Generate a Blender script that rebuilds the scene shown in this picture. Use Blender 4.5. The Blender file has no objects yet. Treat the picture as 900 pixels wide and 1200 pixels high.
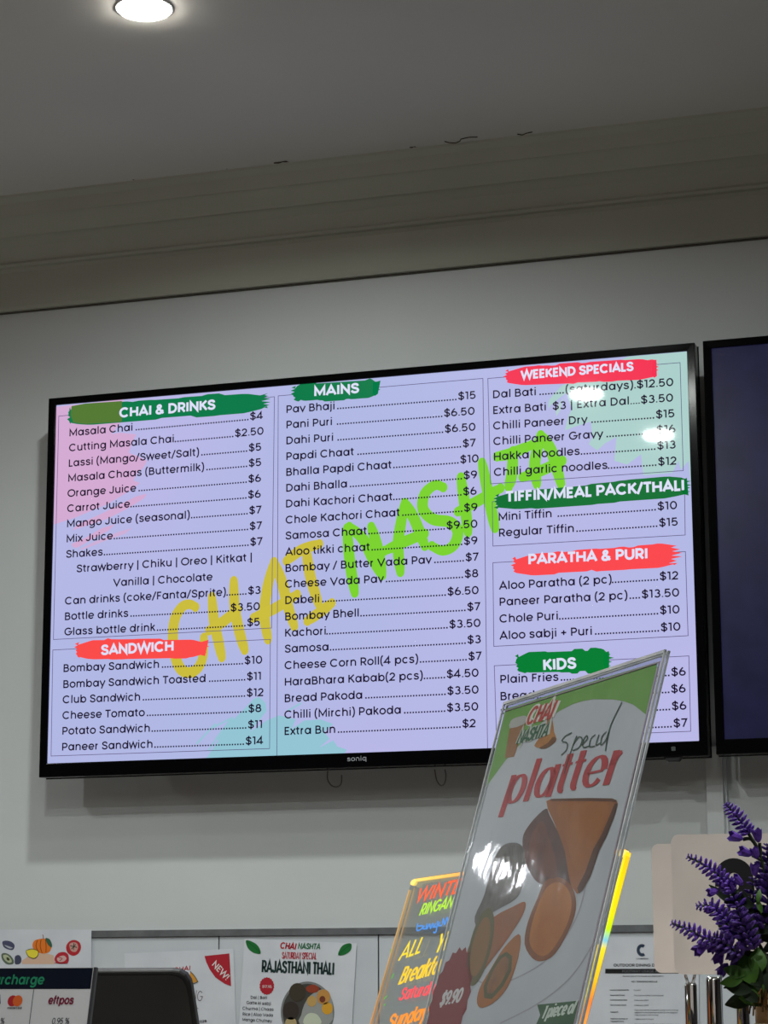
import bpy, bmesh, math, random
from mathutils import Vector, Matrix
random.seed(7)
PI = math.pi
SC = bpy.context.scene
COL = SC.collection

# ------------------------------------------------------------------ camera, world, exposure
def srgb(c):
    return tuple((x/255/12.92 if x/255 <= .04045 else ((x/255+.055)/1.055)**2.4) for x in c) + (1,)

cam_d = bpy.data.cameras.new('camera')
cam = bpy.data.objects.new('camera', cam_d); COL.objects.link(cam)
cam_d.sensor_fit = 'HORIZONTAL'; cam_d.sensor_width = 36; cam_d.lens = 2679.6/900*36
cam_d.clip_start = .05; cam_d.clip_end = 50
def cam_axes(yaw, pitch, roll):
    f = Vector((-math.sin(yaw)*math.cos(pitch), math.cos(yaw)*math.cos(pitch), math.sin(pitch)))
    r0 = Vector((math.cos(yaw), math.sin(yaw), 0)); u0 = r0.cross(f)
    return r0*math.cos(roll)+u0*math.sin(roll), u0*math.cos(roll)-r0*math.sin(roll), f
r_, u_, f_ = cam_axes(math.radians(17.63), math.radians(11.474), math.radians(-.232))
cam.matrix_world = Matrix(((r_.x, u_.x, -f_.x, 1.268), (r_.y, u_.y, -f_.y, -3.938), (r_.z, u_.z, -f_.z, 1.55), (0, 0, 0, 1)))
SC.camera = cam
SC.view_settings.view_transform = 'Standard'
SC.view_settings.look = 'None'
SC.view_settings.gamma = 1
SC.view_settings.exposure = 0
SC.view_settings.use_curve_mapping = False
w = bpy.data.worlds.new('world'); SC.world = w; w.use_nodes = True
w.node_tree.nodes['Background'].inputs[0].default_value = srgb((120, 122, 125))
w.node_tree.nodes['Background'].inputs[1].default_value = .05

LAMP = 95.0           # radiance of the downlights' frosted discs
BEAM, SPREAD = 10.2, 164   # watts and beam angle thrown down by each
# (x, y) of the downlights in the ceiling
LAMPS = [(-.095, -.872), (.03, -1.89), (.12, -2.40), (-1.62, -1.75), (-2.62, -.62), (1.75, -1.2),  # the far-left one here was added for a glint on the platter sign
         (1.75, -2.9), (1.15, -3.55), (-3.15, -4.1)]  # last pair added: fill for the counter items, light for the orange panel
CEIL = 3.03

# ------------------------------------------------------------------ materials
def mat(name, col=None, rough=.5, spec=.5, metal=0, emit=None, estr=1, noise=None, bump=None, coat=0, alpha=None):
    m = bpy.data.materials.new(name); m.use_nodes = True
    nt = m.node_tree; b = nt.nodes['Principled BSDF']
    b.inputs['Roughness'].default_value = rough
    b.inputs['Specular IOR Level'].default_value = spec
    b.inputs['Metallic'].default_value = metal
    b.inputs['Coat Weight'].default_value = coat; b.inputs['Coat Roughness'].default_value = .035
    c = srgb(col) if col else (0, 0, 0, 1)
    b.inputs['Base Color'].default_value = c
    if emit:
        b.inputs['Emission Color'].default_value = srgb(emit)
        b.inputs['Emission Strength'].default_value = estr
    tc = nt.nodes.new('ShaderNodeTexCoord')
    if noise:      # (scale, second colour, detail)
        n = nt.nodes.new('ShaderNodeTexNoise'); n.inputs['Scale'].default_value = noise[0]
        n.inputs['Detail'].default_value = noise[2] if len(noise) > 2 else 4
        nt.links.new(tc.outputs['Object'], n.inputs['Vector'])
        r = nt.nodes.new('ShaderNodeValToRGB')
        r.color_ramp.elements[0].position = .35; r.color_ramp.elements[1].position = .65
        tgt = 'Emission Color' if emit else 'Base Color'
        r.color_ramp.elements[0].color = srgb(emit) if emit else c
        r.color_ramp.elements[1].color = srgb(noise[1])
        nt.links.new(n.outputs['Fac'], r.inputs['Fac']); nt.links.new(r.outputs['Color'], b.inputs[tgt])
    if bump:       # (scale, strength, distance)
        n = nt.nodes.new('ShaderNodeTexNoise'); n.inputs['Scale'].default_value = bump[0]; n.inputs['Detail'].default_value = 6
        nt.links.new(tc.outputs['Object'], n.inputs['Vector'])
        bp = nt.nodes.new('ShaderNodeBump'); bp.inputs['Strength'].default_value = bump[1]; bp.inputs['Distance'].default_value = bump[2]
        nt.links.new(n.outputs['Fac'], bp.inputs['Height']); nt.links.new(bp.outputs['Normal'], b.inputs['Normal'])
    return m

def clear_sheet(name, tint=(245, 248, 250), rough=.03, gloss=.06, bump=None, ior=1.45):
    """thin clear plastic: lets light straight through and mirrors a little of it"""
    m = bpy.data.materials.new(name); m.use_nodes = True
    nt = m.node_tree; nt.nodes.clear()
    out = nt.nodes.new('ShaderNodeOutputMaterial'); mx = nt.nodes.new('ShaderNodeMixShader')
    tr = nt.nodes.new('ShaderNodeBsdfTransparent'); gl = nt.nodes.new('ShaderNodeBsdfGlossy')
    fr = nt.nodes.new('ShaderNodeFresnel'); fr.inputs['IOR'].default_value = 1.45
    ad = nt.nodes.new('ShaderNodeMath'); ad.operation = 'ADD'; ad.inputs[1].default_value = gloss-.04
    tr.inputs[0].default_value = srgb(tint); gl.inputs['Roughness'].default_value = rough
    ge = nt.nodes.new('ShaderNodeNewGeometry'); mr = nt.nodes.new('ShaderNodeMapRange')   # straight-through sheet: same index seen from either side
    mr.inputs['To Min'].default_value = ior; mr.inputs['To Max'].default_value = 1/ior
    nt.links.new(ge.outputs['Backfacing'], mr.inputs['Value']); nt.links.new(mr.outputs[0], fr.inputs['IOR'])
    nt.links.new(fr.outputs[0], ad.inputs[0]); nt.links.new(ad.outputs[0], mx.inputs[0])
    nt.links.new(tr.outputs[0], mx.inputs[1]); nt.links.new(gl.outputs[0], mx.inputs[2]); nt.links.new(mx.outputs[0], out.inputs[0])
    if bump:
        tc = nt.nodes.new('ShaderNodeTexCoord'); n = nt.nodes.new('ShaderNodeTexNoise'); n.inputs['Scale'].default_value = bump[0]; n.inputs['Detail'].default_value = 3
        bp = nt.nodes.new('ShaderNodeBump'); bp.inputs['Strength'].default_value = bump[1]; bp.inputs['Distance'].default_value = bump[2]
        nt.links.new(tc.outputs['Object'], n.inputs['Vector']); nt.links.new(n.outputs['Fac'], bp.inputs['Height'])
        nt.links.new(bp.outputs['Normal'], gl.inputs['Normal']); nt.links.new(bp.outputs['Normal'], fr.inputs['Normal'])
    return m

_ink = {}
def ink(c, rough=.6):          # printed colour on paper
    k = (c, rough)
    if k not in _ink: _ink[k] = mat('printed_ink', c, rough, .3)
    return _ink[k]
_scr = {}
def lit(c):                    # a colour shown by the backlit screen, under its semi-gloss surface
    if c not in _scr: _scr[c] = mat('screen_pixels', None, .3, .06, emit=c, coat=.4)
    return _scr[c]
_glow = {}
def glow(c, s=1.0):            # light-filled acrylic edge or fluorescent marker lit by the edge lamps
    if (c, s) not in _glow: _glow[(c, s)] = mat('lit_marker', None, .4, .3, emit=c, estr=s)
    return _glow[(c, s)]

M_WALL = mat('painted_wall', (196, 199, 200), .55, .3, noise=(1.6, (189, 192, 193)), bump=(60, .12, .002))
M_FRIEZE = mat('cream_cornice_paint', (172, 173, 161), .6, .25, noise=(3, (165, 166, 154)), bump=(30, .2, .002))
M_CEIL = mat('ceiling_paint', (200, 197, 188), .7, .2, noise=(1.1, (188, 186, 179)), bump=(12, .15, .004))
M_TILE = mat('glazed_wall_panel', (196, 200, 206), .2, .4, noise=(5, (190, 194, 200)))
M_GREYMETAL = mat('grey_metal_trim', (128, 130, 134), .4, .5, .5, noise=(40, (112, 114, 118)))
M_BLACK = mat('gloss_black_plastic', (6, 6, 8), .12, .10)
M_DARKPL = mat('matt_black_plastic', (16, 16, 18), .5, .4)
M_DARKPL_ = M_DARKPL
M_PAPER = mat('white_paper', (205, 207, 214), .5, .4, noise=(14, (196, 198, 206)), bump=(9, .25, .004))
M_CHROME = mat('chrome', (205, 205, 208), .08, .5, 1)
M_CARD = mat('beige_card', (232, 217, 210), .5, .3, noise=(9, (207, 197, 193)))
M_FLOOR = mat('grey_floor', (158, 150, 142), .45, .3, noise=(3, (142, 135, 128)))
M_SIDE = mat('side_wall_paint', (84, 82, 80), .6, .3, noise=(2, (76, 74, 72)))
M_COUNTER = mat('white_laminate', (168, 166, 164), .35, .4, noise=(7, (160, 158, 156)))
M_LAMP = mat('lamp_diffuser', (255, 255, 255), .4, .3, emit=(255, 252, 244), estr=LAMP)
M_LAMPRING = mat('white_lamp_ring', (225, 224, 220), .4, .4, noise=(20, (215, 214, 210)))
M_CLEAR = clear_sheet('clear_acrylic')
M_EDGE = mat('acrylic_edge', (196, 196, 198), .25, .5, noise=(60, (170, 172, 178)))

# ------------------------------------------------------------------ object helpers
def link(name, verts, faces, m, parent=None, smooth=False, kind=None, bevel=0, label=None):
    me = bpy.data.meshes.new(name)
    off = parent_world(parent)
    me.from_pydata([(v[0]-off[0], v[1]-off[1], v[2]-off[2]) for v in verts], [], faces)
    if isinstance(m, (list, tuple)):
        for k in m: me.materials.append(k)
    else: me.materials.append(m)
    me.update()
    if smooth: me.polygons.foreach_set('use_smooth', [True]*len(me.polygons))
    o = bpy.data.objects.new(name, me); COL.objects.link(o)
    if parent: o.parent = parent
    if kind: o['kind'] = kind
    if label: o['label'] = label
    if bevel:
        b = o.modifiers.new('bevel', 'BEVEL'); b.width = bevel; b.segments = 3; b.limit_method = 'ANGLE'
    return o
def parent_world(p):
    v = Vector((0, 0, 0))
    while p: v += p.location; p = p.parent
    return v
def thing(name, loc, label, cat, group=None):
    o = bpy.data.objects.new(name, None); COL.objects.link(o); o.location = loc; o.empty_display_size = .05
    o['label'] = label; o['category'] = cat
    if group: o['group'] = group
    return o
def tag(o, label, cat, group=None):
    o['label'] = label; o['category'] = cat
    if group: o['group'] = group
    return o
class Frame:
    def __init__(s, O, R, U, k=1, ax=1):
        s.k, s.ax = k, ax      # k: spacing of printed layers; ax: how much wider than tall lettering is drawn
        s.O, s.R, s.U = Vector(O), Vector(R).normalized(), Vector(U).normalized(); s.N = s.R.cross(s.U)*1
    def __call__(s, u, v, d=0): return s.O + s.R*u + s.U*v + s.N*d
    def shifted(s, u, v, d=0, rot=0):
        c, k = math.cos(rot), math.sin(rot)
        return Frame(s(u, v, d), s.R*c+s.U*k, s.U*c-s.R*k, s.k, s.ax)
def box(x0, x1, y0, y1, z0, z1):
    v = [(x, y, z) for x in (x0, x1) for y in (y0, y1) for z in (z0, z1)]
    return v, [(0, 1, 3, 2), (4, 6, 7, 5), (0, 4, 5, 1), (2, 3, 7, 6), (0, 2, 6, 4), (1, 5, 7, 3)]
def merge(*parts):
    V, F = [], []
    for v, f in parts:
        n = len(V); V += list(v); F += [tuple(i+n for i in q) for q in f]
    return V, F
def slab(fr, pts, d0, d1):
    """outline pts (u, v) pushed from depth d0 to d1 along the frame normal"""
    n = len(pts)
    V = [fr(u, v, d0) for u, v in pts] + [fr(u, v, d1) for u, v in pts]
    F = [tuple(range(n-1, -1, -1)), tuple(range(n, 2*n))] + [(i, (i+1) % n, n+(i+1) % n, n+i) for i in range(n)]
    return V, F
def rect(u0, v0, u1, v1): return [(u0, v0), (u1, v0), (u1, v1), (u0, v1)]
def rrect(u0, v0, u1, v1, r, n=6):
    P = []
    for cx, cy, a in ((u1-r, v0+r, -90), (u1-r, v1-r, 0), (u0+r, v1-r, 90), (u0+r, v0+r, 180)):
        for i in range(n+1):
            t = math.radians(a+90*i/n); P.append((cx+r*math.cos(t), cy+r*math.sin(t)))
    return P
def ell(cu, cv, a, b, rot=0, n=28, jag=0):
    P = []
    for i in range(n):
        t = 2*PI*i/n; k = 1+(jag if i % 2 else 0)
        x, y = a*k*math.cos(t), b*k*math.sin(t)
        P.append((cu+x*math.cos(rot)-y*math.sin(rot), cv+x*math.sin(rot)+y*math.cos(rot)))
    return P
def flat(fr, polys, d=0):
    V, F = [], []
    for P in polys:
        n = len(V); V += [fr(u, v, d) for u, v in P]
        a = sum(P[i][0]*P[(i+1) % len(P)][1]-P[(i+1) % len(P)][0]*P[i][1] for i in range(len(P)))
        idx = list(range(n, n+len(P))); F.append(tuple(idx if a > 0 else idx[::-1]))
    return V, F
def smooth_path(P, k=5, closed=False):
    out = []; n = len(P)
    rng = range(n if closed else n-1)
    for i in rng:
        g = (lambda j: P[j % n]) if closed else (lambda j: P[max(0, min(n-1, j))])
        p0, p1, p2, p3 = g(i-1), g(i), g(i+1), g(i+2)
        for s in range(k):
            t = s/k
            out.append(tuple(.5*((2*p1[c])+(-p0[c]+p2[c])*t+(2*p0[c]-5*p1[c]+4*p2[c]-p3[c])*t*t+(-p0[c]+3*p1[c]-3*p2[c]+p3[c])*t**3) for c in range(len(p1))))
    if not closed: out.append(tuple(P[-1]))
    return out
def tube(P, r, n=8, cap=True):
    """P: 3D points, r: radius or list"""
    V, F = [], []; P = [Vector(p) for p in P]
    for i, p in enumerate(P):
        t = (P[min(i+1, len(P)-1)]-P[max(i-1, 0)]).normalized()
        a = t.orthogonal().normalized() if i == 0 else (a-t*a.dot(t)).normalized()
        b = t.cross(a); rr = r[i] if isinstance(r, (list, tuple)) else r
        for k in range(n):
            th = 2*PI*k/n; V.append(p+a*rr*math.cos(th)+b*rr*math.sin(th))
    for i in range(len(P)-1):
        for k in range(n): F.append((i*n+k, i*n+(k+1) % n, (i+1)*n+(k+1) % n, (i+1)*n+k))
    if cap: F.append(tuple(range(n-1, -1, -1))); F.append(tuple(range((len(P)-1)*n, len(P)*n)))
    return V, F
def lathe(c, prof, n=32):
    V, F = [], []; c = Vector(c)
    for r, z in prof:
        for k in range(n): V.append(c+Vector((r*math.cos(2*PI*k/n), r*math.sin(2*PI*k/n), z)))
    for i in range(len(prof)-1):
        for k in range(n): F.append((i*n+k, i*n+(k+1) % n, (i+1)*n+(k+1) % n, (i+1)*n+k))
    F.append(tuple(range(n-1, -1, -1))); F.append(tuple(range((len(prof)-1)*n, len(prof)*n)))
    return V, F

# ------------------------------------------------------------------ stroke lettering
X = .785
def A(cx, cy, rx, ry, a0, a1, n=None):
    n = n or max(4, int(abs(a1-a0)/18))
    return [(cx+rx*math.cos(math.radians(a0+(a1-a0)*i/n)), cy+ry*math.sin(math.radians(a0+(a1-a0)*i/n))) for i in range(n+1)]
def O(cx, cy, rx, ry): return ['o'] + A(cx, cy, rx, ry, 0, 360, 24)[:-1]
def CV(*p): return smooth_path(list(p), 4)
DOT = lambda x, y, h=.07: [(x, y-h), (x, y+h)]
G = {
 'a': (.935, [O(.43, .3925, .29, .335), [(.77, 0), (.77, X)]]),
 'b': (.935, [O(.505, .3925, .29, .335), [(.165, 0), (.165, 1.06)]]),
 'c': (.84, [A(.43, .3925, .31, .335, 42, 318)]),
 'd': (.935, [O(.43, .3925, .29, .335), [(.77, 0), (.77, 1.06)]]),
 'e': (.875, [A(.44, .3925, .32, .335, 0, 322), [(.14, .375), (.76, .375)]]),
 'f': (.48, [[(.2, 0), (.2, .82)] + A(.36, .86, .16, .16, 170, 80), [(.03, .725), (.44, .725)]]),
 'g': (.935, [O(.43, .3925, .29, .335), [(.77, X), (.77, .0)] + A(.45, -.02, .32, .24, 0, -150)]),
 'h': (.878, [[(.165, 0), (.165, 1.06)], A(.435, .46, .27, .265, 180, 0) + [(.705, 0)]]),
 'i': (.36, [[(.18, 0), (.18, X)], DOT(.18, 1.0)]),
 'j': (.36, [[(.18, X), (.18, -.08)] + A(.05, -.08, .13, .14, 0, -90), DOT(.18, 1.0)]),
 'k': (.755, [[(.165, 0), (.165, 1.06)], [(.62, X), (.2, .36)], [(.34, .47), (.66, 0)]]),
 'l': (.36, [[(.18, 0), (.18, 1.06)]]),
 'm': (1.29, [[(.165, 0), (.165, X)], A(.40, .48, .235, .245, 180, 0) + [(.635, 0)], A(.87, .48, .235, .245, 180, 0) + [(1.105, 0)]]),
 'n': (.878, [[(.165, 0), (.165, X)], A(.435, .46, .27, .265, 180, 0) + [(.705, 0)]]),
 'o': (.877, [O(.44, .3925, .32, .335)]),
 'p': (.935, [O(.505, .3925, .29, .335), [(.165, -.28), (.165, X)]]),
 'q': (.935, [O(.43, .3925, .29, .335), [(.77, -.28), (.77, X)]]),
 'r': (.535, [[(.165, 0), (.165, X)], A(.43, .44, .265, .28, 180, 98)]),
 's': (.744, [CV((.60, .58), (.52, .69), (.37, .727), (.20, .68), (.16, .56), (.24, .46), (.40, .405), (.56, .34), (.61, .21), (.53, .10), (.37, .06), (.2, .10), (.13, .22))]),
 't': (.52, [[(.22, .98), (.22, .25)] + A(.40, .25, .18, .19, 180, 270), [(.03, .725), (.44, .725)]]),
 'u': (.874, [[(.165, X), (.165, .33)] + A(.435, .33, .27, .27, 180, 360), [(.705, X), (.705, 0)]]),
 'v': (.766, [[(.06, X), (.383, .06), (.706, X)]]),
 'w': (1.1, [[(.05, X), (.29, .07), (.55, X), (.81, .07), (1.05, X)]]),
 'x': (.73, [[(.08, X), (.65, 0)], [(.65, X), (.08, 0)]]),
 'y': (.766, [[(.06, X), (.41, .04)], [(.71, X), (.26, -.28)]]),
 'z': (.7, [[(.1, .725), (.6, .725), (.1, .06), (.62, .06)]]),
 'A': (1.03, [[(.08, 0), (.515, .96), (.95, 0)], [(.24, .30), (.79, .30)]]),
 'B': (.89, [['o', (.165, .06), (.165, .94), (.45, .94)] + A(.46, .735, .21, .205, 90, -90) + A(.49, .295, .26, .235, 90, -90), [(.165, .53), (.5, .53)]]),
 'C': (1.09, [A(.56, .5, .44, .445, 42, 318)]),
 'D': (1.0, [['o', (.165, .06), (.165, .94), (.42, .94)] + A(.42, .5, .43, .44, 80, -80) + [(.42, .06)]]),
 'E': (.76, [[(.66, .94), (.165, .94), (.165, .06), (.66, .06)], [(.165, .5), (.60, .5)]]),
 'F': (.73, [[(.64, .94), (.165, .94), (.165, 0)], [(.165, .49), (.58, .49)]]),
 'G': (1.12, [A(.56, .5, .44, .445, 42, 356) + [(1.0, .47), (.60, .47)]]),
 'H': (1.0, [[(.165, 0), (.165, 1)], [(.835, 0), (.835, 1)], [(.165, .5), (.835, .5)]]),
 'I': (.37, [[(.185, 0), (.185, 1)]]),
 'J': (.76, [[(.58, 1), (.58, .32)] + A(.33, .32, .25, .26, 0, -165)]),
 'K': (.88, [[(.165, 0), (.165, 1)], [(.77, 1), (.2, .44)], [(.36, .58), (.8, 0)]]),
 'L': (.66, [[(.165, 1), (.165, .06), (.6, .06)]]),
 'M': (1.2, [[(.165, 0), (.165, .93), (.6, .2), (1.035, .93), (1.035, 0)]]),
 'N': (1.02, [[(.165, 0), (.165, .93), (.85, .07), (.85, 1)]]),
 'O': (1.13, [O(.565, .5, .46, .445)]),
 'P': (.85, [[(.165, 0), (.165, .94), (.46, .94)] + A(.46, .68, .26, .26, 90, -90) + [(.165, .42)]]),
 'Q': (1.13, [O(.565, .5, .46, .445), [(.66, .28), (.95, -.02)]]),
 'R': (.87, [[(.165, 0), (.165, .94), (.46, .94)] + A(.46, .68, .26, .26, 90, -90) + [(.165, .42)], [(.44, .42), (.76, 0)]]),
 'S': (.86, [CV((.70, .72), (.64, .88), (.44, .945), (.22, .88), (.16, .72), (.27, .58), (.45, .51), (.64, .43), (.73, .27), (.64, .11), (.44, .055), (.21, .12), (.12, .28))]),
 'T': (.79, [[(.04, .94), (.75, .94)], [(.395, 0), (.395, .94)]]),
 'U': (.99, [[(.155, 1), (.155, .38)] + A(.495, .38, .34, .325, 180, 360) + [(.835, 1)]]),
 'V': (1.03, [[(.08, 1), (.515, .05), (.95, 1)]]),
 'W': (1.43, [[(.06, 1), (.38, .06), (.715, .96), (1.05, .06), (1.37, 1)]]),
 'X': (.9, [[(.08, 1), (.82, 0)], [(.82, 1), (.08, 0)]]),
 'Y': (.9, [[(.06, 1), (.45, .44), (.84, 1)], [(.45, .44), (.45, 0)]]),
 '0': (.93, [O(.465, .5, .33, .445)]),
 '1': (.52, [[(.06, .93), (.33, .93), (.33, 0)]]),
 '2': (.82, [A(.40, .68, .27, .265, 170, -25) + [(.12, .06), (.72, .06)]]),
 '3': (.85, [A(.41, .735, .24, .21, 155, -90), A(.41, .295, .29, .235, 90, -155)]),
 '4': (.92, [[(.6, 0), (.6, .93), (.08, .25), (.84, .25)]]),
 '5': (.85, [[(.68, .94), (.2, .94), (.16, .50)] + A(.40, .33, .30, .27, 130, -150)]),
 '6': (.86, [O(.43, .31, .30, .255), CV((.13, .33), (.18, .58), (.36, .83), (.50, .99))]),
 '7': (.76, [[(.06, .94), (.66, .94), (.26, 0)]]),
 '8': (.87, [O(.435, .735, .235, .21), O(.435, .295, .30, .235)]),
 '9': (.86, [O(.43, .69, .30, .255), CV((.73, .67), (.68, .42), (.50, .17), (.36, .01))]),
 '$': (.86, [CV((.70, .72), (.64, .86), (.44, .92), (.22, .86), (.16, .72), (.27, .58), (.45, .51), (.64, .43), (.73, .27), (.64, .13), (.44, .07), (.21, .13), (.12, .28)), [(.44, -.12), (.44, 1.12)]]),
 '(': (.47, [CV((.36, 1.14), (.2, .9), (.13, .46), (.2, .02), (.36, -.22))]),
 ')': (.47, [CV((.11, 1.14), (.27, .9), (.34, .46), (.27, .02), (.11, -.22))]),
 '/': (.58, [[(.05, -.1), (.5, 1.06)]]), '|': (.36, [[(.18, -.22), (.18, 1.1)]]),
 '+': (.8, [[(.1, .45), (.7, .45)], [(.4, .15), (.4, .75)]]),
 '.': (.29, [DOT(.145, .075)]), ',': (.29, [[(.16, .1), (.08, -.12)]]), ':': (.3, [DOT(.15, .08), DOT(.15, .6)]),
 '!': (.36, [[(.18, 1), (.18, .3)], DOT(.18, .07)]), '-': (.5, [[(.08, .4), (.42, .4)]]),
 '%': (1.2, [O(.28, .74, .17, .2), O(.9, .26, .17, .2), [(.9, 1), (.3, 0)]]),
 '&': (.96, [CV((.84, .03), (.52, .40), (.27, .70), (.27, .86), (.42, .945), (.57, .85), (.52, .68), (.28, .48), (.14, .28), (.2, .11), (.40, .055), (.62, .13), (.78, .42))]),
 ' ': (.37, []),
}
def ribbon(P, width, closed=False, taper=0):
    """flat ribbon along 2D points; width: number or f(dx, dy)"""
    Q = [P[0]]
    for p in P[1:]:
        if abs(p[0]-Q[-1][0])+abs(p[1]-Q[-1][1]) > 1e-7: Q.append(p)
    if closed and abs(Q[0][0]-Q[-1][0])+abs(Q[0][1]-Q[-1][1]) < 1e-7: Q.pop()
    P = Q; n = len(P)
    if n < 2: return [], []
    V = []
    for i in range(n):
        a = P[i-1] if (i or closed) else None; b = P[(i+1) % n] if (i < n-1 or closed) else None
        ds = []
        for s, e in ((a, P[i]), (P[i], b)):
            if s is None or e is None: continue
            l = math.hypot(e[0]-s[0], e[1]-s[1]); ds.append(((e[0]-s[0])/l, (e[1]-s[1])/l))
        dx = sum(d[0] for d in ds); dy = sum(d[1] for d in ds); l = math.hypot(dx, dy)
        if l < 1e-6: dx, dy = ds[0]; l = 1
        dx /= l; dy /= l
        k = 1/max(.35, dx*ds[0][0]+dy*ds[0][1])
        h = (width(dx, dy) if callable(width) else width)/2
        if taper and not closed: h *= 1-taper*abs(2*i/(n-1)-1)**3
        nx, ny = -dy*h*k, dx*h*k
        V.append((P[i][0]+nx, P[i][1]+ny)); V.append((P[i][0]-nx, P[i][1]-ny))
    F = [(2*i+1, 2*((i+1) % n)+1, 2*((i+1) % n), 2*i) for i in range(n if closed else n-1)]
    return V, F
def measure(s, track=0): return sum(G[c][0]+track for c in s)-track
def text2d(s, h, sx=1.0, wt=.12, slant=0, track=0, nib=None):
    """lettering of cap height h starting at the origin; sx squeezes it; returns 2D verts, faces, advance"""
    V, F = [], []; x = 0
    ex = max(0, wt-.12)
    for c in s:
        adv, strokes = G[c]
        for st in strokes:
            closed = st and st[0] == 'o'; pts = st[1:] if closed else st
            top = 1.0
            P = []
            for (px, py) in pts:
                yy = py
                if ex: yy = .5+(py-.5)*(1-ex*1.0) if c not in 'gjpqy' else .4+(py-.4)*(1-ex)
                xx = (x + px + ex*.25)*sx + slant*yy
                P.append((xx*h, yy*h))
            wd = wt*h if nib is None else (lambda dx, dy: h*(nib+(wt-nib)*abs(dy)**1.5))
            v, f = ribbon(P, wd, closed)
            n = len(V); V += v; F += [tuple(i+n for i in q) for q in f]
        x += adv+track
    return V, F, (x-track)*h*sx
def put2d(fr, parts, d=0, du=0, dv=0):
    V, F = [], []
    for v, f in parts:
        n = len(V); V += [fr(a+du, b+dv, d) for a, b in v]; F += [tuple(i+n for i in q) for q in f]
    return V, F
def lettering(name, fr, a, b, s, h, m, parent, d, **kw):
    """text s from baseline point a to baseline point b on the frame"""
    ang = math.atan2(b[1]-a[1], b[0]-a[0]); L = math.hypot(b[0]-a[0], b[1]-a[1])
    sx = L/(measure(s, kw.get('track', 0))*h*fr.ax)
    v, f, _ = text2d(s, h, sx=sx, **kw)
    v = [(x*fr.ax, y) for x, y in v]
    return link(name, *put2d(fr.shifted(a[0], a[1], 0, ang), [(v, f)], d*fr.k), m, parent)
def strokes(name, fr, paths, wd, m, parent, d, taper=0, k=5, label=None):
    paths = [[(u/fr.ax, v) for u, v in p] for p in paths]
    parts = [ribbon(smooth_path(p, k) if len(p) > 2 else p, wd, taper=taper) for p in paths]
    if taper:      # rounded brush ends
        for p in paths:
            for e in (p[0], p[-1]): parts.append((ell(e[0], e[1], wd*.5*(1-taper), wd*.5*(1-taper)*1.2, 0, 14), [tuple(range(14))]))
    parts = [([(u*fr.ax, v) for u, v in vv], ff) for vv, ff in parts]
    return link(name, *put2d(fr, parts, d*fr.k), m, parent, label=label)
def poly(name, fr, pts, m, parent, d, smooth=0, label=None):
    if smooth: pts = smooth_path(pts, smooth, True)
    return link(name, *flat(fr, [pts], d*fr.k), m, parent, label=label)

# ------------------------------------------------------------------ the room
def struct(name, v, f, m, **kw): return link(name, v, f, m, kind='structure', **kw)
XL, XR, YB = -3.8, 3.8, -6.2
struct('floor', *box(XL, XR, YB, .1, -.08, 0), M_FLOOR)
struct('ceiling', *box(XL, XR, YB, .1, CEIL, CEIL+.1), M_CEIL)
wall = struct('wall_back', *box(XL, XR, 0, .1, 0, CEIL), M_WALL)
struct('wall_left', *box(XL-.1, XL, YB, .1, 0, CEIL), M_SIDE)
struct('trim_4', *box(XL-.001, XL+.03, YB+.02, -2.6, .02, 2.7), mat('added_timber_panel', (214, 118, 62), .5, .3, noise=(4, (200, 106, 52))))  # unseen panel added so the chrome poles mirror an orange band
struct('wall_right', *box(XR, XR+.1, YB, .1, 0, CEIL), M_SIDE)
struct('wall_front', *box(XL, XR, YB-.1, YB, 0, CEIL), M_SIDE)
# cornice: a shallow frieze board, a bead, then a stepped cove up to the ceiling
prof = [(-.001, 2.843), (-.012, 2.843), (-.014, 2.850), (-.020, 2.918), (-.026, 2.924), (-.036, 2.925), (-.040, 2.929), (-.037, 2.934),
        (-.040, 2.938), (-.058, 2.957), (-.080, 2.9725), (-.084, 2.9695), (-.088, 2.9735), (-.102, 2.986), (-.118, 2.999), (-.122, 2.997),
        (-.126, 3.003), (-.136, 3.018), (-.150, 3.026), (-.153, 3.031), (-.001, 3.031)]
V = [(x, y, z) for x in (XL, XR) for y, z in prof]; n = len(prof)
cr = struct('trim_1', V, [tuple(range(n)), tuple(range(2*n-1, n-1, -1))] + [(i, n+i, n+(i+1) % n, (i+1) % n) for i in range(n)], M_FRIEZE)
link('painted_shadow_line', *box(XL, XR, -.0035, -.0005, 2.8400, 2.8432), mat('shadow_line_paint', (92, 90, 84), .8, .1), cr)  # dark strip painted in as the shadow line below the frieze
# flakes and chips along the join of cornice and ceiling
M_CRACK = mat('dark_crack', (58, 44, 34), .9, .1, noise=(200, (80, 64, 50)))
FC = Frame((0, -.153, CEIL-.0006), (1, 0, 0), (0, -1, 0))
def flake(x, w, dv):
    P = [(x, 0), (x+w*.3, -.003), (x+w*.6, .001), (x+w, -.002), (x+w*.9, dv), (x+w*.4, dv*.7), (x+w*.1, dv)]
    V, F = [], []
    for u, v in P: V.append((u, -.157-v, CEIL-.0008))
    return V, [tuple(range(len(P)-1, -1, -1))]
for (x, wd, dv) in ((-.146, .030, .006), (.118, .013, .004), (-.43, .004, .003), (-.24, .003, .002)):
    link('paint_chip', *flake(x, wd, dv), M_CRACK, cr)
def crack(P, r=.0009):
    link('crack', *tube([(x, -.158-y, CEIL-.0008) for x, y in P], r, 5), M_CRACK, cr)
crack([(.188, .010), (.193, .002), (.204, -.004), (.214, .002), (.219, .012), (.236, .016), (.25, .012)])
crack([(.322, .004), (.329, -.003), (.338, .003), (.35, .006)])
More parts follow.
